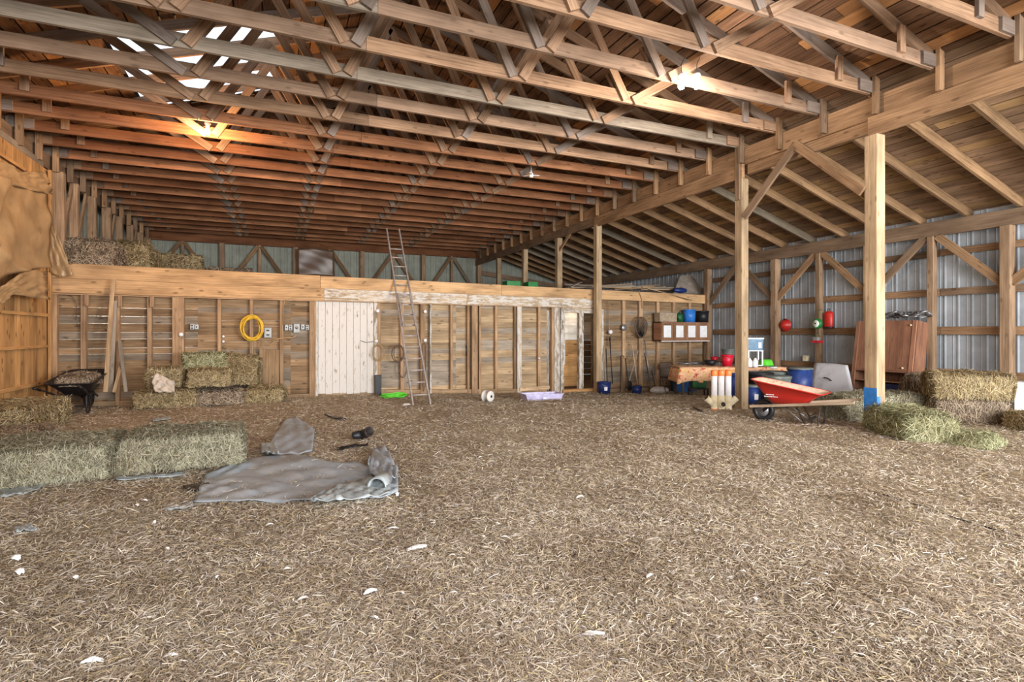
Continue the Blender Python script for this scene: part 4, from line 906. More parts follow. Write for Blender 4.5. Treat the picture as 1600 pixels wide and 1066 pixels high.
# black upright slab by the white door
q = onY(590.5, 617, YW-.2); mb = MB(); mb.box((0, 0, .22), (.15, .05, .46), 0, .95); bev(tag(mb.build('rubber_mat', M['black'], loc=(q.x, q.y, -.01)), 'black rubber slab standing right of the white door', 'mat'), .01)
# hoses on the floor
def floor_coil(name, u, v, r0, r, n, mat, label, sy=.6):
    p = onF(u, v); mb = MB()
    for k in range(n):
        rr = r0*R.uniform(.7, 1.1); cx, cy = R.uniform(-.06, .06), R.uniform(-.04, .04)
        mb.tube([Vector((cx+rr*math.cos(a), cy+rr*sy*math.sin(a), .015+k*r*1.1+.01*math.sin(3*a+k))) for a in [2*math.pi*i/26 for i in range(26)]], r, 6, True)
    return tag(mb.build(name, M[mat], loc=p), label, 'hose')
floor_coil('garden_hose', 617, 621, .27, .011, 6, 'lime', 'lime green hose coiled on the floor left of the ladder foot')
floor_coil('air_hose', 611, 614, .17, .013, 9, 'rust', 'reddish hose coil heaped behind the lime green hose')
# white roll, tray, plate
p = onF(762, 628); t = thing('plastic_reel', 'dirty white round reel lying by the wall between ladder and lilac tray', 'reel', p, rad(30))
mb = MB(); mb.lathe([(.0, -.1), (.10, -.1), (.12, -.085), (.12, -.06), (.085, -.05), (.085, .05), (.12, .06), (.12, .085), (.1, .1), (0, .1)], 24, (0, 0, .12), 'Y'); mb.build('reel_body', M['dirtywhite'], t)
mb = MB(); mb.lathe([(0, -.105), (.03, -.105), (.03, -.095)], 12, (0, 0, .12), 'Y'); mb.build('reel_hub', M['darkmetal'], t)
a, b = onF(817, 626), onF(874, 624); t = thing('storage_tray', 'low lilac plastic tray on the floor left of the open doorway', 'tray', (a+b)/2, math.atan2(b.y-a.y, b.x-a.x))
L = (b-a).length; mb = MB()
def openbox(mb, L, D, H, th=.01, flare=.9):
    vs = []
    for z, k in ((0, flare), (H, 1), (H, 1-2*th/L), (th, flare-2*th/L)):
        for sx, sy in ((-1, -1), (1, -1), (1, 1), (-1, 1)): vs.append((sx*L/2*k, sy*D/2*k, z))
    fs = [(3, 2, 1, 0)]+[(i*4+k, i*4+(k+1) % 4, (i+1)*4+(k+1) % 4, (i+1)*4+k) for i in range(3) for k in range(4)]+[(12, 13, 14, 15)]
    mb.add(vs, fs)
openbox(mb, L, .42, .14); mb.build('tray_body', M['lilac'], t); mb = MB()
for sx, sy, lx, ly in ((0, -.215, L, .02), (0, .215, L, .02), (-L/2, 0, .02, .44), (L/2, 0, .02, .44)): mb.box((sx, sy, .14), (lx, ly, .018))
mb.build('tray_lip', M['lilac'], t)
mb = MB(); mb.box((.0, -.203, .06), (.07, .004, .03)); mb.build('tray_sticker', M['white'], t)
q = (a+b)/2; mb = MB(); mb.beam((-L/2+.02, .25, .22), (L/2-.1, .25, .24), .03, .07); tag(mb.build('plank', M['plank'], loc=q), 'grey board resting behind the lilac tray', 'plank')
p = onF(787, 620); mb = MB(); mb.lathe([(0, .012), (.1, .012), (.14, .035), (.14, .04), (.1, .02), (0, .02)], 20); tag(mb.build('clay_saucer', M['card'], loc=p), 'flat tan saucer on the floor left of the lilac tray', 'saucer')

# ================================================================== TOOLS BY THE DOORWAY
def bucket(name, label, p, r, h, mat, cat='bucket', flare=.82, rim=True, bail=False, sticker=False, lid=None):
    t = thing(name, label, cat, p, R.uniform(0, 1))
    mb = MB(); mb.lathe([(0, 0), (r*flare, 0), (r, h), (r*.94, h), (r*flare*.94, .01), (0, .01)], 24); mb.build('bucket_body', M[mat], t)
    if rim: mb = MB(); mb.lathe([(r*.98, h-.03), (r*1.05, h-.03), (r*1.05, h), (r*.96, h+.004)], 24); mb.build('bucket_rim', M[mat], t)
    if bail: mb = MB(); mb.tube([Vector((r*1.03*math.cos(a), r*.3*math.sin(a)*0, h-.02-.5*r*math.sin(a)))+Vector((0, -r*.9*math.sin(a), 0)) for a in [math.pi*i/12 for i in range(13)]], .004, 6); mb.build('bucket_handle', M['steel'], t)
    if sticker:
        a = -math.pi/2-.3-t.rotation_euler[2]; mb = MB(); n = 6; vs = []
        for i in range(n+1):
            b_ = a+(i/n-.5)*.5
            for z in (h*.3, h*.6): rr = r*(flare+(1-flare)*z/h)+.003; vs.append((rr*math.cos(b_), rr*math.sin(b_), z))
        mb.add(vs, [(2*i, 2*i+2, 2*i+3, 2*i+1) for i in range(n)]); mb.build('bucket_label', M['white'], t)
    if lid: mb = MB(); mb.lathe([(0, h+.035), (r*.9, h+.03), (r*1.07, h+.02), (r*1.07, h-.01), (r*1.0, h-.01)], 24); mb.build('bucket_lid', M[lid], t)
    return t
bucket('bucket', 'dark blue bucket with white sticker by the doorway post', onF(944, 615), .18, .30, 'navy', sticker=True, bail=True)
bucket('basin', 'small navy basin at the foot of the leaning tools', onF(995, 615), .14, .2, 'navy', 'basin')
def tool(name, a, b, r, mat, label, cat, head=None, y0=12.35, y1=12.6):
    A = onY(*a, y0); A.z = max(A.z, float(g(A.x, A.y))); B = onY(*b, y1); t = thing(name, label, cat, A)
    mb = MB(); mb.tube([(0, 0, 0), B-A], r, 8); mb.build('shaft', M[mat], t); d = (B-A).normalized()
    if head == 'fork':
        mb = MB()
        for k in range(4): mb.tube([d*.02+Vector((0, 0, 0)), d*.0+Vector(((k-1.5)*.06, -.02, .16*0+.10)), Vector(((k-1.5)*.065, -.03, -.14+.15))], .005, 6)
        mb.build('fork_tines', M['darkmetal'], t)
    if head == 'shovel': mb = MB(); mb.lathe([(0, .26), (.05, .25), (.09, .2), (.1, .08), (.06, .01), (0, 0)], 12, (0, -.01, 0), 'Z', 1, .15); mb.build('blade', M['darkmetal'], t)
    if head == 'hook': mb = MB(); q = B-A; mb.tube([q, q+Vector((.0, 0, .05)), q+Vector((.05, 0, .08)), q+Vector((.1, 0, .05)), q+Vector((.1, 0, .0))], r, 8); mb.build('crook', M[mat], t)
    if head == 'grip': mb = MB(); q = B-A; mb.tube([q, q+Vector((0, 0, .1))], r*1.7, 8); mb.build('grip', M['black'], t)
    return t
tool('shepherd_crook', (969, 612), (970, 560), .012, 'darkmetal', 'dark hooked rod leaning between doorway post and tools', 'rod', 'hook')
tool('walking_stick', (957, 600), (953, 532), .014, 'black', 'thick black pole standing in the dark blue bucket', 'pole', 'grip')
tool('walking_stick', (949, 600), (947, 545), .012, 'darkmetal', 'thinner dark pole beside the thick black one in the blue bucket', 'pole')
tool('wooden_pole', (946, 598), (944, 540), .012, 'handle', 'pale wooden handle standing in the blue bucket', 'pole')
tool('shovel', (983, 610), (977, 560), .014, 'darkmetal', 'dark metal shaft with shovel blade leaning on a stud', 'shovel', 'shovel')
tool('broom_handle', (979, 610), (997, 548), .013, 'handle', 'pale handle slanting up to the right below the net', 'pole')
tool('rake', (997, 606), (987, 534), .013, 'handle', 'pale handle slanting up to the left below the net', 'rake', 'fork')
tool('pitchfork', (1018, 612), (1007, 552), .012, 'darkmetal', 'dark pitchfork right of the net handle', 'pitchfork', 'fork')
tool('crowbar', (1025, 610), (1018, 578), .01, 'darkmetal', 'short dark bar leaning right of the pitchfork', 'bar')
# landing net
t = thing('landing_net', 'large round net on a long pale handle leaning on the lined wall', 'net', onY(1017, 608, 12.3))
b0 = Vector(t.location); hb = onY(1007, 531, 12.52)-b0; c = onY(1002, 512, 12.55)-b0
mb = MB(); mb.tube([(0, 0, 0), hb], .017, 8); mb.build('net_handle', M['steel'], t)
hoop = []
for k in range(28):
    a = 2*math.pi*k/28; x = .215*math.cos(a); z = .29*math.sin(a); x *= (1 if z > 0 else 1-.35*(-z/.29)); hoop.append(c+Vector((x, 0, z)))
mb = MB(); mb.tube(hoop, .017, 8, True); mb.build('net_hoop', M['brownwire'], t)
mb = MB()
for i in range(-7, 8):
    x = .21*i/7.5; zz = .29*math.sqrt(max(0, 1-(x/.215)**2))
    for sgn in (1, -1):
        mb.tube([c+Vector((x, 0, sgn*zz*.97)), c+Vector((x*.7+.03, .06, sgn*zz*.4-.05)), c+Vector((x*.25+.03, .08, -.16-.02*abs(i)))], .0042, 4)
for j in range(1, 7):
    f = 1-j/7.5; mb.tube([c+Vector((.2*f*math.cos(a)+.03*(1-f), .08*(1-f), .27*f*math.sin(a)-.15*(1-f))) for a in [2*math.pi*i/20 for i in range(20)]], .0042, 4, True)
mb.build('net_mesh', M['black'], t)
p = onY(975, 512, YW-.09); mb = MB(); mb.lathe([(0, -.02), (.07, -.02), (.09, 0), (.06, .01), (0, .01)], 18, (0, 0, 0), 'Y'); tag(mb.build('saw_disc', M['steel'], loc=p), 'small grey disc hung on the stud left of the net', 'disc')
# folding chair
p = onY(1031, 612, 12.3); t = thing('folding_chair', 'dark metal folding chair frame below the wall cupboard', 'chair', (p.x, 12.25, gz(p.x)+.02), rad(-15))
mb = MB(); 
mb.tube([(0, 0, 0), (0, .1, .78), (.04, .11, .82), (.34, .11, .82), (.38, .1, .78), (.38, 0, 0)], .012, 8); mb.build('back_frame', M['rust'], t)
mb = MB(); mb.box((.19, .11, .72), (.34, .02, .14)); bev(mb.build('backrest', M['brownwire'], t), .006)
mb = MB(); mb.box((.19, -.1, .42), (.36, .34, .03)); bev(mb.build('seat', M['darkmetal'], t), .01)
for x in (0.02, .36): mb = MB(); mb.tube([(x, -.3, 0), (x, .02, .45)], .011, 8); mb.build('leg', M['rust'], t)
# feed sack
t_ = onF(1030, 614); mb = MB(); mb.lathe([(0, 0), (.18, .0), (.24, .05), (.22, .12), (.12, .17), (0, .18)], 18, (0, 0, 0), 'Z', 1.15, .7)
o = tag(mb.build('feed_sack', M['bag'], loc=t_, rz=rad(-20)), 'crumpled white feed sack with red print on the floor below the cupboard', 'sack')
# wall cupboard
X0, X1, Z0, Z1, Yf, Yb = 9.93, 11.68, 1.17, 1.70, 12.34, 12.69
t = thing('wall_cupboard', 'brown wall cupboard with four white-panelled doors', 'cupboard', ((X0+X1)/2, Yb, Z0)); W_ = X1-X0; H_ = Z1-Z0; D_ = Yb-Yf
mb = MB()
for x in (-W_/2+.01, W_/2-.01): mb.beam((x, -D_, H_/2), (x, 0, H_/2), .02, H_)
mb.beam((-W_/2, -D_/2, .01), (W_/2, -D_/2, .01), D_, .02); mb.beam((-W_/2, -D_/2, H_-.01), (W_/2, -D_/2, H_-.01), D_, .02); mb.beam((-W_/2, -.01, H_/2), (W_/2, -.01, H_/2), .02, H_); mb.build('carcass', M['cabwood'], t)
mb = MB(); mb.beam((-W_/2, -D_-.01, -.012), (W_/2, -D_-.01, -.012), .04, .02); mb.build('bottom_edge', M['white'], t)
for k in range(4):
    w = W_/4-.012; x = -W_/2+W_/4*(k+.5)
    mb = MB(); f_ = .075
    for a, b in (((x-w/2+f_/2, .02), (x-w/2+f_/2, H_-.02)), ((x+w/2-f_/2, .02), (x+w/2-f_/2, H_-.02))): mb.beam((a[0], -D_-.012, a[1]), (b[0], -D_-.012, b[1]), f_, .022, (0, 1, 0))
    for z in (.02+f_/2, H_-.02-f_/2): mb.beam((x-w/2+f_, -D_-.012, z), (x+w/2-f_, -D_-.012, z), .022, f_)
    dd = mb.build('cupboard_door', M['cabframe'], t); mb = MB(); mb.box((x, -D_-.006, H_/2), (w-2*f_+.01, .008, H_-.04-2*f_+.01)); mb.build('door_panel', M['white'], dd)
# on top of the cupboard
def ontop(u, z, y): q = onY(u, 500, y); return Vector((q.x, y, z))
p = ontop(1040, Z1, 12.5); mb = MB(); mb.box((0, 0, .14), (.62, .26, .26), 0, .97); bev(tag(mb.build('cardboard_box', M['card'], loc=p), 'flat tan cardboard box on top of the wall cupboard', 'box'), .01)
p = ontop(1061, Z1, 12.5); t = thing('watering_can', 'green watering can on the wall cupboard', 'watering can', p, rad(40)); mb = MB(); mb.lathe([(0, 0), (.12, 0), (.12, .2), (.08, .26), (.07, .26), (.06, .2), (0, .02)], 18); mb.build('can_body', M['dgreen'], t)
mb = MB(); mb.tube([(.1, 0, .06), (.2, 0, .15), (.27, 0, .28)], .02, 8, r2=.014); mb.build('spout', M['dgreen'], t); mb = MB(); mb.tube([(-.1, 0, .05), (-.19, 0, .15), (-.12, 0, .27), (0, 0, .3), (.05, 0, .26)], .012, 8); mb.build('handle', M['dgreen'], t)
bucket('bucket', 'bright blue bucket on top of the wall cupboard', ontop(1077, Z1, 12.5), .18, .37, 'sky', flare=.9)
p = ontop(1097, Z1, 12.5); bucket('cooking_pot', 'black pot at the right end of the cupboard top', p, .19, .34, 'black', 'pot', .9)
# loft clutter
for k in range(24):
    a = onY(R.uniform(882, 1010), 452, 13.1+.05*k); 
    zz = 2.62+.011*k; L = R.uniform(.9, 2.4); an = rad(R.uniform(-16, 14)); y = 12.9+.07*k
    b = Vector((a.x+L*math.cos(an), y+L*math.sin(an)*.3, zz+R.uniform(-.05, .12)))
    piece('loft_board', (a.x, y, zz), b, R.uniform(.1, .2), .025, M['plank'], 'loose grey board lying in the pile on the loft above the doorway', 'board', 'loose boards piled on the loft', bw=0)
piece('loft_board', onY(1003, 449, 12.9), onY(1081, 469, 12.45), .12, .02, M['plank'], 'grey board tipping out over the loft edge above the cupboard', 'board', bw=0)
piece('loft_board', onY(882, 452, 13.0), onY(907, 441, 13.3), .12, .02, M['plank'], 'short pale board sticking up at the left of the loft pile', 'board', bw=0)
mb = MB(); P4 = [onY(1063, 431, 13.6), onY(1101, 427, 13.6), onY(1095, 459, 13.0), onY(1052, 459, 13.0)]; mb.add([p for p in P4]+[p+Vector((0, .015, 0)) for p in P4], [(0, 1, 2, 3), (7, 6, 5, 4), (0, 4, 5, 1), (1, 5, 6, 2), (2, 6, 7, 3), (3, 7, 4, 0)]); tag(mb.build('plywood_sheet', M['boardgrey'], origin=P4[3]), 'grey-brown sheet leaning on the loft above the cupboard', 'sheet')
for k, (u, l) in enumerate(((1102, 'left narrow lath'), (1106, 'right narrow lath'))): piece('lath', onY(u-6, 460, 13.0), onY(u+1, 430, 13.3), .03, .02, M['plank'], l+' beside the leaning loft sheet', 'lath', bw=0)
p = onY(1063, 457, 13.0); mb = MB(); mb.lathe([(0, -.25), (.06, -.23), (.09, 0), (.06, .2), (0, .25)], 14, (0, 0, .06), 'X'); tag(mb.build('rolled_tarp', M['navy'], loc=p), 'blue rolled bundle at the foot of the leaning loft sheet', 'bundle')
for u, w, l in ((799, .42, 'left green crate on the loft behind the loft edge'), (829, .3, 'right green crate on the loft behind the loft edge')):
    p = onY(u, 449, 14.2); t = thing('crate', l, 'crate', (p.x, 14.2, 2.5), 0); mb = MB(); openbox(mb, w, .35, .34); mb.build('crate_body', M['green'], t)
    mb = MB(); 
    for sx, sy, lx, ly in ((0, -.175, w, .02), (0, .175, w, .02), (-w/2, 0, .02, .37), (w/2, 0, .02, .37)): mb.box((sx, sy, .34), (lx, ly, .03))
    mb.build('crate_rim', M['green'], t)
p = onY(171, 404, 13.9); mb = MB(); mb.lathe([(0, 0), (.16, .01), (.2, .05), (.12, .1), (.05, .16), (0, .17)], 12, (0, 0, 0), 'Z', 1.3, .7); tag(mb.build('rag', M['white'], loc=(p.x, 13.9, 2.62)), 'small white rag on the loft edge between dark heap and straw', 'rag')

# ================================================================== TABLE AND ITS CLUTTER
TZ = .60; tc = Vector((9.72, 9.72, 0)); ta = rad(-24.4)
def tl(x, y, z=0): v = Vector((x, y, z)); v.rotate(Matrix.Rotation(ta, 3, 'Z')); return tc+v
gt = float(g0(tc.x, tc.y)); t = thing('work_table', 'low work table under the patterned cloth beside the second post', 'table', (tc.x, tc.y, gt), ta)
mb = MB(); mb.beam((-1.2, 0, TZ-gt-.02), (1.2, 0, TZ-gt-.02), .74, .035); mb.build('table_top', M['plank'], t)
for sx in (-1.1, 1.1):
    for sy in (-.3, .3): mb = MB(); mb.beam((sx, sy, 0), (sx, sy, TZ-gt-.03), .05, .05, (0, 1, 0)); mb.build('leg', M['darkmetal'], t)
# cloth
mb = MB(); nu, nv = 60, 16; vs = []
for i in range(nu+1):
    x = -1.27+2.5*i/nu
    hang = .33+.025*math.sin(i*.6)+.0 if x < -.1 else .26*max(0, 1-(x+.1)*2.6)+.08
    for j in range(nv+1):
        s = j/nv
        if s < .55: y = .36-.745*s/.55; z = TZ+.012+.006*math.sin(i*.9+j)
        else: f = (s-.55)/.45; y = -.385-.03*f*(1+math.sin(i*1.1))-.01; z = TZ+.01-hang*f
        if x < -1.22: z = min(z, TZ-.05*1) - .28*(1 if x < -1.25 else .4)
        vs.append(tl(x, y, max(z, TZ-.37)))
mb.add(vs, [(i*(nv+1)+j, i*(nv+1)+j+1, (i+1)*(nv+1)+j+1, (i+1)*(nv+1)+j) for i in range(nu) for j in range(nv)], None, True)
o = mb.build('table_cloth', M['cloth'], origin=tl(0, 0, TZ)); solid(o, .005); tag(o, 'red and yellow patterned cloth draped over the low table', 'tablecloth')
def ot(u, v=570, dz=.018): q = onZ(u, v, TZ+dz); return q
bucket('bucket', 'red bucket on the patterned table left of the post', ot(1136, 572), .14, .26, 'redp', flare=.78, bail=True)
bucket('bowl', 'black bowl on the table left of the red bucket', ot(1110, 571), .15, .12, 'black', 'bowl', .6)
bucket('bowl', 'small wine-red bowl behind the black bowl', ot(1116, 566), .1, .14, 'redp', 'bowl', .6)
p = ot(1090, 569); mb = MB(); mb.lathe([(0, 0), (.2, 0), (.23, .05), (.22, .05), (.19, .012), (0, .012)], 22, (0, 0, 0), 'Z', 1.1, .8); tag(mb.build('baking_pan', M['steel'], loc=p), 'pale metal pan on the table beside the black bowl', 'pan')
p = ot(1070, 569); mb = MB(); mb.lathe([(0, 0), (.17, 0), (.19, .03), (.18, .03), (.16, .01), (0, .01)], 22); tag(mb.build('baking_pan', M['steel'], loc=p), 'flat grey pan at the left end of the table', 'pan')
bucket('basin', 'dark basin on the wall side behind the red bucket', ot(1138, 566), .17, .35, 'lid', 'basin', .7)
# white rack with translucent blue box
p = ot(1177, 572); t = thing('wire_rack', 'white plastic rack on the table right of the post', 'rack', p, ta)
for sx in (-.16, .16):
    for sy in (-.11, .11): mb = MB(); mb.beam((sx, sy, 0), (sx, sy, .37), .028, .028, (0, 1, 0)); mb.build('rack_post', M['white'], t)
for z in (.02, .36): mb = MB(); mb.box((0, 0, z), (.36, .26, .022)); mb.build('rack_shelf', M['white'], t)
t = thing('storage_box', 'translucent blue box standing on the white rack', 'box', p+Vector((0, 0, .372)), ta); mb = MB(); openbox(mb, .36, .26, .27); mb.build('box_body', M['teal'], t)
mb = MB(); mb.box((0, 0, .275), (.38, .28, .03)); mb.build('box_lid', M['steel'], t); mb = MB(); mb.box((.1, -.128, .12), (.07, .004, .13)); mb.build('box_label', M['white'], t)
for u, l in ((1171, 'left white jug in front of the rack'), (1180, 'right white jug in front of the rack')):
    mb = MB(); mb.lathe([(0, 0), (.055, 0), (.06, .02), (.06, .13), (.045, .17), (.025, .19), (.025, .21), (0, .21)], 16); tag(mb.build('jug', M['white'], loc=ot(u, 574)), l, 'jug')
p = ot(1197, 572); t = thing('plastic_tub', 'bright green upturned tub on the table', 'tub', p); mb = MB(); mb.lathe([(.155, 0), (.15, .02), (.12, .13), (.09, .155), (0, .16)], 22, (0, 0, 0), 'Z', 1.2, 1); mb.build('tub_body', M['lime'], t); mb = MB(); mb.lathe([(.17, 0), (.17, .015), (.15, .018)], 22, (0, 0, 0), 'Z', 1.2, 1); mb.build('tub_rim', M['green'], t)
p = ot(1209, 577); mb = MB(); mb.box((0, 0, .03), (.16, .12, .05), .3, .7); bev(tag(mb.build('plastic_bag', M['white'], loc=p), 'small white bag at the right end of the patterned table', 'bag'), .02, 3)
# totes, stools
def tote(label, u0, u1, vb, h, D, mat, rz=ta, y=None):
    a, b = onF(u0, vb), onF(u1, vb); c = (a+b)/2; L = (b-a).length; t = thing('storage_tote', label, 'tote', c+Vector((.06, .02, 0)), rz)
    mb = MB(); openbox(mb, L, D, h, .01, .85); mb.build('tote_body', M[mat], t); mb = MB(); mb.box((0, 0, h), (L+.03, D+.03, .03)); bev(mb.build('tote_lid', M[mat], t), .008); return t
tote('bright blue storage tote under the left end of the table', 1049, 1070, 612, .38, .42, 'blue')
tote('navy storage tote right behind the bright blue tote', 1068, 1084, 612, .36, .4, 'navy')
p = onF(1093, 619); t = thing('step_stool', 'dark low stool frame under the patterned table', 'stool', p+Vector((.05, .1, 0)), ta)
mb = MB(); mb.box((0, 0, .16), (.4, .28, .03)); mb.build('stool_top', M['darkmetal'], t)
for sx in (-.18, .18):
    for sy in (-.12, .12): mb = MB(); mb.beam((sx, sy, 0), (sx, sy, .15), .03, .03, (0, 1, 0)); mb.build('leg', M['black'], t)
mb = MB(); mb.box((0, 0, .085), (.32, .22, .16), 0, .95); bev(tag(mb.build('green_box', M['dgreen'], loc=p+Vector((.05, .1, .178)), rz=ta), 'dark green box standing on the low stool under the table', 'box'), .008)
# feeder tubes
for k, (u, br) in enumerate(((1116, -1), (1127, 0), (1138, 1))):
    p = onF(u, 640); l = ['left', 'middle', 'right'][k]; t = thing('tube_feeder', '%s white tube feeder with orange cap standing against the second post' % l, 'feeder', p+Vector((0, .0, -.01)), rad(-23.5))
    mb = MB(); mb.lathe([(.052, .0), (.052, .62), (.048, .62), (.048, .02)], 20); mb.build('feeder_tube', M['white'], t)
    mb = MB(); mb.lathe([(.052, .62), (.058, .64), (.062, .70), (.05, .725), (0, .73)], 20); mb.build('feeder_cap', M['orangep'], t)
    mb = MB(); mb.lathe([(.06, .0), (.06, .26), (.054, .27)], 20); d_ = Vector((br*.72, -.0 if br else -1, .7 if br else .35)).normalized() if True else 0
    s0 = Vector((0, 0, .08)); mb.tube([s0, s0+d_*(.2 if br else .1)], .048, 16, r2=.058); mb.build('branch_fitting', M['cream'], t)
    mb = MB(); e = s0+d_*((.2 if br else .1)+.0015); mb.tube([e, e+d_*.003], .042, 16); mb.build('feeder_opening', M['darkmetal'], t)
    if k == 0: mb = MB(); mb.lathe([(0, -.02), (.064, -.015), (.064, .03), (0, .03)], 20); mb.build('bottom_cap', M['orangep'], t)
a, b = onF(1084, 640), onF(1098, 645); mb = MB(); mb.beam(a+Vector((0, 0, .03)), b+Vector((0, 0, .02)), .03, .03); tag(mb.build('dark_stick', M['darkmetal'], origin=a), 'short dark stick lying before the tube feeders', 'stick')
# bins around the posts
def bin_(name, label, u, d, vtop, r, mat, lid=None, flare=.88, cat='bin', sticker=False):
    lat = (u-800)/FPX*d; x = d*math.sin(YAW)+lat*math.cos(YAW); y = d*math.cos(YAW)-lat*math.sin(YAW); z = EYE-(vtop-HOR)/FPX*d; gz_ = float(g(x, y))
    return bucket(name, label, Vector((x, y, gz_)), r, z-gz_-.03, mat, cat, flare, True, False, sticker, lid)
bin_('rubbish_bin', 'navy bin showing between tube feeders and second post', 1149, 11.0, 582, .2, 'navy')
bin_('rubbish_bin', 'navy bin with white label right of the second post', 1175, 10.6, 601, .17, 'barrel', 'lid', sticker=True)
bin_('rubbish_bin', 'bin with grey-green lid behind the red wheelbarrow', 1214, 10.3, 587, .24, 'lid', 'lid')
bin_('rubbish_bin', 'dark lidded bin behind the grey-green one', 1183, 11.3, 581, .3, 'black', 'black')
bin_('rubbish_bin', 'second grey lid bin farther behind the red wheelbarrow', 1212, 11.6, 580, .28, 'lid', 'lid')
o = bin_('barrel', 'blue barrel with grey lid behind the red wheelbarrow', 1250, 11.2, 574, .235, 'barrel', 'lid', .96, 'barrel')
p = onX(1249, 566, 11.75); mb = MB(); mb.box((0, 0, 0), (.1, .12, .14)); bev(tag(mb.build('cream_tin', M['cream'], loc=(11.98, p.y, .77)), 'small cream tin on the lowest rail above the blue barrel', 'tin'), .01)
p = onF(1165, 640)
# big white sheet, its grey is shade put into the colour
patch('sheet_panel', [(1273, 567), (1300, 568), (1325, 571)], [(1264, 622), (1300, 625), (1337, 626)], lambda u, v: onX(u, v, 11.35-(v-566)*.0085), 10, 10, M['graysheet'], 'white sheet panel with grey shade in its colour, leaning against the right wall', 'sheet panel', .004, .012, 71, 3, off=Vector((-1, 0, 0)))
mb = MB(); mb.tube([onX(1287, 590, 11.08), onX(1293, 591, 11.08), onX(1299, 595, 11.06)], .012, 6); tag(mb.build('black_cable', M['black'], origin=onX(1287, 590, 11.08)), 'short black cord on the leaning white sheet', 'cord')
# brown cabinet leaning back on the wall
t = thing('leaning_cabinet', 'big red-brown wooden cabinet leaning on the right wall behind the blue-footed post', 'cabinet', (11.32, 7.2, .14), 0, None, 0, rad(9))
W2, H2, D2 = 1.2, 1.52, .34
mb = MB()
for y in (-W2/2, W2/2): mb.beam((D2/2, y, 0), (D2/2, y, H2), D2, .025, (0, 1, 0))
mb.beam((D2/2, -W2/2, H2-.012), (D2/2, W2/2, H2-.012), D2, .025); mb.beam((D2/2, -W2/2, .012), (D2/2, W2/2, .012), D2, .025); mb.beam((D2-.01, 0, 0), (D2-.01, 0, H2), W2, .015, (1, 0, 0)); mb.build('carcass', M['cabwood'], t)
mb = MB(); mb.beam((-.012, 0, .5), (-.012, 0, H2-.0), W2-.12, .022, (1, 0, 0)); mb.build('front_panel', M['cabwood'], t)
for y in (-W2/2+.035, W2/2-.035): mb = MB(); mb.beam((-.022, y, 0), (-.022, y, H2), .07, .03, (1, 0, 0)); mb.build('stile', M['cabwood'], t)
mb = MB(); mb.beam((-.02, -W2/2+.07, .49), (-.02, W2/2-.07, .49), .02, .05); mb.beam((-.02, -W2/2+.07, .03), (-.02, W2/2-.07, .03), .02, .07); mb.build('rail', M['cabwood'], t)
mb = MB(); mb.beam((D2/2, -W2/2, .27), (D2/2, W2/2, .27), D2-.05, .02); mb.build('shelf', M['cabframe'], t)
mb = MB(); mb.box((D2/2+.02, -.2, .13), (D2*.6, .55, .2)); mb.build('drawer_box', M['navy'], t)
for y, z in ((-.5, 1.42), (-.42, .56)): mb = MB(); mb.lathe([(0, -.04), (.02, -.036), (.014, -.02), (.014, 0)], 10, (-.02, y, z), 'X'); mb.build('knob', M['cream'], t)
# grey bundle on the cabinet
p = Vector((11.66, 6.95, 1.66)); mb = MB()
for k in range(9): mb.tube([Vector((R.uniform(-.08, .08)+.13*math.sin(a)*.8, -.35+.085*k+.17*math.cos(a), .09+.05*math.sin(2*a+k)+R.uniform(0, .03))) for a in [2*math.pi*i/20 for i in range(20)]], .018, 6, True)
tag(mb.build('hose_bundle', M['steel'], loc=p), 'grey tangled hose bundle lying on the leaning cabinet', 'bundle')
# hanging scale
p = onX(1277, 506, 11.66); t = thing('hanging_scale', 'green dial scale hanging on the right wall with a red tray', 'scale', p, rad(0))
mb = MB(); mb.lathe([(0, -.05), (.1, -.05), (.12, -.03), (.12, .03), (0, .03)], 24, (0, 0, 0), 'X'); mb.build('scale_body', M['green'], t)
mb = MB(); mb.lathe([(0, -.056), (.085, -.056), (.085, -.048)], 24, (0, 0, 0), 'X'); mb.build('dial_face', M['dial'], t)
mb = MB(); mb.lathe([(0, -.064), (.018, -.062), (.018, -.052)], 10, (0, 0, 0), 'X'); mb.beam((-.06, 0, 0), (-.06, .05, .03), .004, .008); mb.build('dial_hand', M['black'], t)
mb = MB(); mb.tube([(0, 0, -.12), (0, 0, -.2), (.0, .07, -.31)], .006, 6); mb.tube([(0, 0, -.2), (0, -.07, -.31)], .006, 6); mb.tube([(0, 0, .12), (.04, 0, .3), (.17, 0, .34)], .006, 6); mb.build('hook_chain', M['dgreen'], t)
mb = MB(); mb.box((0, 0, -.42), (.14, .2, .05)); mb.build('tray', M['redp'], t); mb = MB(); mb.box((0, .02, -.36), (.12, .16, .1), 0, .8); bev(mb.build('tray_block', M['boxgrey'], t), .02, 2)
p = onX(1295, 500, 11.97); t = thing('red_canister', 'rounded orange-red canister on the right wall beside the hanging scale', 'canister', p)
mb = MB(); mb.lathe([(0, -.21), (.1, -.2), (.115, -.15), (.115, .14), (.08, .2), (0, .21)], 20, (0, 0, 0), 'Z', .7, 1); mb.build('canister_body', M['red'], t); mb = MB(); mb.lathe([(.118, -.2), (.125, -.18), (.12, -.16)], 20, (0, 0, 0), 'Z', .7, 1); mb.tube([(0, -.03, .2), (0, -.03, .26), (0, .03, .26), (0, .03, .2)], .01, 6); mb.build('canister_handle', M['darkmetal'], t)
p = onX(1227, 508, 11.98); t = thing('hard_hat', 'red helmet hung right of the third wall post', 'helmet', p); mb = MB(); mb.lathe([(0, -.12), (.06, -.11), (.11, -.06), (.13, 0), (.16, .01), (.16, .02)], 20, (0, 0, 0), 'X'); solid(mb.build('helmet_shell', M['red'], t), .006)
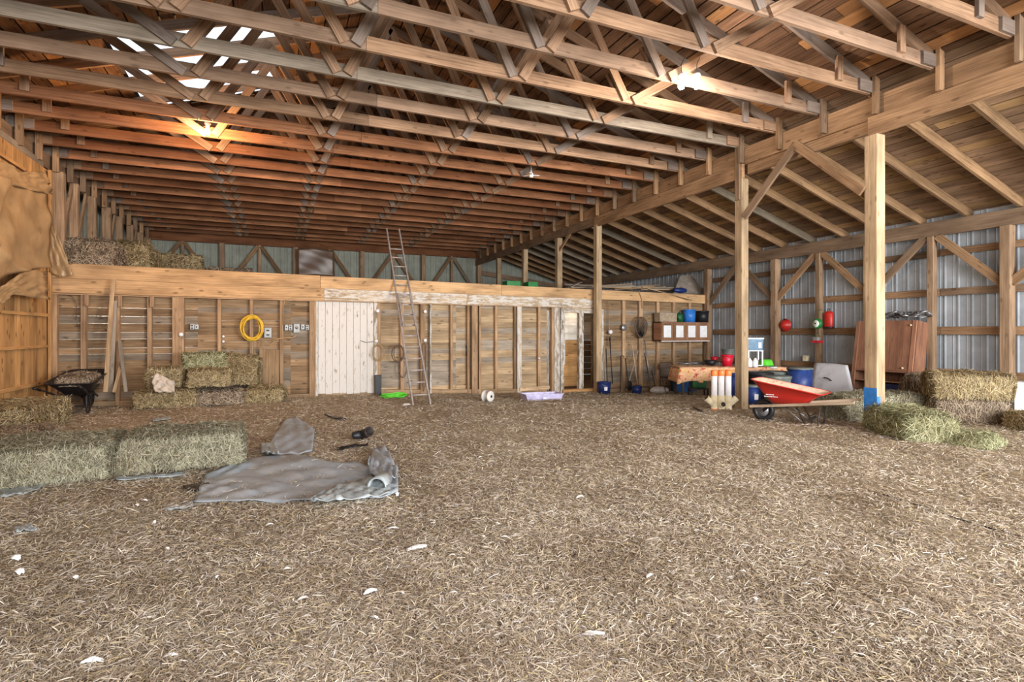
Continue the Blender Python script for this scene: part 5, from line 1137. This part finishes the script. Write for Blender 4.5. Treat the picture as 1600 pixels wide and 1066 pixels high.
mb = MB(); mb.tube([(0, .05, .12), (-.03, 0, .16), (0, -.05, .12)], .01, 6); mb.build('strap', M['darkmetal'], t)
p = onX(1180, 525, 11.7)
# white box at the right edge
t = thing('white_box', 'white box with black mark at the right photo edge behind the stacked bales', 'box', (10.68, 4.5, float(g(10.6, 4.5))), rad(-47))
mb = MB(); mb.box((0, 0, .33), (.5, .34, .66)); bev(mb.build('box_body', M['white'], t), .015)
mb = MB()
for a, b in (((-.1, .50), (-.02, .50)), ((-.1, .50), (-.1, .45)), ((-.1, .45), (-.02, .45)), ((-.02, .45), (-.02, .40)), ((-.1, .40), (-.02, .40))): mb.beam((a[0], -.173, a[1]), (b[0]+.001, -.173, b[1]+.001), .004, .016, (0, 0, 1) if a[1] == b[1] else (1, 0, 0))
tag(mb.build('black_mark', M['black'], t), 'black 5-shaped mark')
bale('hay_bale', 'hay bale supporting the rear of the leaning cabinet at the right wall', 'hay bale', F3(11.25, 5.6, -.02), rad(80), 1.1, .5, .42, 4000, 'hay_brown', 'hay_core_brown', GB, length=.07, wid=.006, seed=29)

# ================================================================== BULBS
def bulb(loc, label, glow, n=1):
    t = thing('ceiling_bulb', label, 'light bulb', loc); x, y, z = 0, 0, 0
    mb = MB(); mb.lathe([(0, .13), (.045, .13), (.05, .10), (.03, .08), (.028, .05), (0, .05)], 16); mb.build('bulb_socket', M['white'], t)
    mb = MB(); mb.tube([(0, 0, .13), (.0, .0, .26), (.1, .05, .4)], .005, 6); mb.build('cord', M['black'], t)
    mb = MB(); mb.lathe([(0, -.075), (.03, -.068), (.042, -.04), (.042, -.01), (.028, .025), (.018, .05)], 16); mb.build('bulb_glass', M[glow], t); return t
bulb((-1.05, 10.4, 4.80), 'warm glowing bare bulb under the trusses on the left', 'glow_warm')
bulb((5.22, 5.74, 4.77), 'larger bright white bulb of the pair under the trusses on the right', 'glow_white')
bulb((5.05, 5.85, 4.78), 'smaller bright bulb left of the brightest one', 'glow_white')
p = onY(830, 274, 10.5); t = thing('ceiling_light', 'unlit white ceiling fixture with flat arms below the trusses', 'ceiling light', p)
mb = MB(); mb.lathe([(0, -.05), (.04, -.045), (.05, 0), (.04, .04), (.02, .06), (.015, .12), (0, .12)], 16); mb.build('fixture_body', M['white'], t)
for a in (0, 2.1, 4.2): mb = MB(); mb.beam((.04*math.cos(a), .04*math.sin(a), 0), (.19*math.cos(a), .19*math.sin(a), .01), .05, .012); bev(mb.build('fixture_arm', M['white'], t), .004)
mb = MB(); mb.tube([(0, 0, .12), (0, 0, .24)], .006, 6); mb.build('cord', M['white'], t)

# ================================================================== SMALL THINGS ON THE STRAW
P = [onF(u, v, .012) for u, v in ((1370, 770), (1400, 779), (1430, 788), (1465, 800), (1500, 812), (1545, 825), (1600, 840), (1660, 855))]
mb = MB(); mb.tube(P, .006, 6); tag(mb.build('black_cable', M['black'], origin=P[0]), 'thin black cable lying across the straw at the right', 'cable')
def feather_mesh(L, Wd, seed):
    rs = random.Random(seed); mb = MB(); n = 9; vs = []
    for i in range(n+1):
        s = i/n; w = Wd*math.sin(math.pi*min(1, s*.9+.08))**.7*(1+rs.uniform(-.25, .25)); b = .012*math.sin(s*3)+.01
        vs += [(L*(s-.5), -w/2, b), (L*(s-.5), 0, b+Wd*.22), (L*(s-.5), w/2, b)]
    mb.add(vs, [(3*i, 3*i+3, 3*i+4, 3*i+1) for i in range(n)]+[(3*i+1, 3*i+4, 3*i+5, 3*i+2) for i in range(n)], None, True)
    return mb.mesh('white_feather', M['feather'])
FM = [feather_mesh(.06, .028, s) for s in range(6)]
def feather(u, v, L, label=None, wd=None):
    p = onF(u, v, .006); o = bpy.data.objects.new('white_feather', feather_mesh(L, wd or L*.42, R.random()) if label else R.choice(FM)); COL.objects.link(o); o.location = p; o.rotation_euler = (R.uniform(-.2, .2), R.uniform(-.2, .2), R.uniform(0, 6.3))
    if label: tag(o, label, 'feather')
    else:
        s = L/.06; o.scale = (s, s, s); tag(o, 'small white feather scrap lying on the straw floor', 'feather', 'small white feathers on the straw')
    return o
f = feather(651, 860, .135, 'largest white feather, lying in the middle foreground', .06); f.rotation_euler = (0, 0, .1)
f = feather(613, 829, .085, 'curled white feather left behind the largest one', .03); f.rotation_euler = (0, 0, -.15)
f = feather(925, 996, .12, 'long white feather near the bottom centre of the photo', .035); f.rotation_euler = (0, 0, -.3)
for u, v, L in ((448, 892, .05), (473, 940, .06), (578, 930, .08), (707, 871, .05), (750, 716, .05), (906, 780, .08), (628, 930, .04), (478, 968, .05), (776, 821, .05), (755, 840, .04), (743, 894, .04), (708, 930, .05), (645, 908, .04), (26, 878, .10), (32, 899, .09), (143, 1040, .08), (266, 1030, .06), (215, 792, .06), (226, 784, .05), (242, 818, .05), (1016, 905, .07), (585, 969, .05), (421, 822, .05), (366, 733, .05), (347, 690, .05), (788, 842, .05), (1140, 905, .04), (1160, 895, .04), (1180, 940, .05), (1400, 730, .05), (1382, 744, .05), (1170, 700, .06), (340, 905, .05), (262, 860, .05), (118, 905, .05), (620, 775, .07), (830, 660, .06), (880, 640, .06), (700, 700, .05), (660, 640, .07), (655, 762, .04), (1290, 900, .04), (1045, 880, .04), (860, 940, .04), (990, 840, .04)):
    feather(u, v, L)
p = onF(646, 638); mb = MB(); mb.lathe([(0, 0), (.06, 0), (.07, .02), (.04, .045), (0, .05)], 10, (0, 0, 0), 'Z', 1.3, .8); tag(mb.build('pale_stone', M['dirtywhite'], loc=onF(635, 634)), 'pale stone beside the foot of the ladder', 'stone')
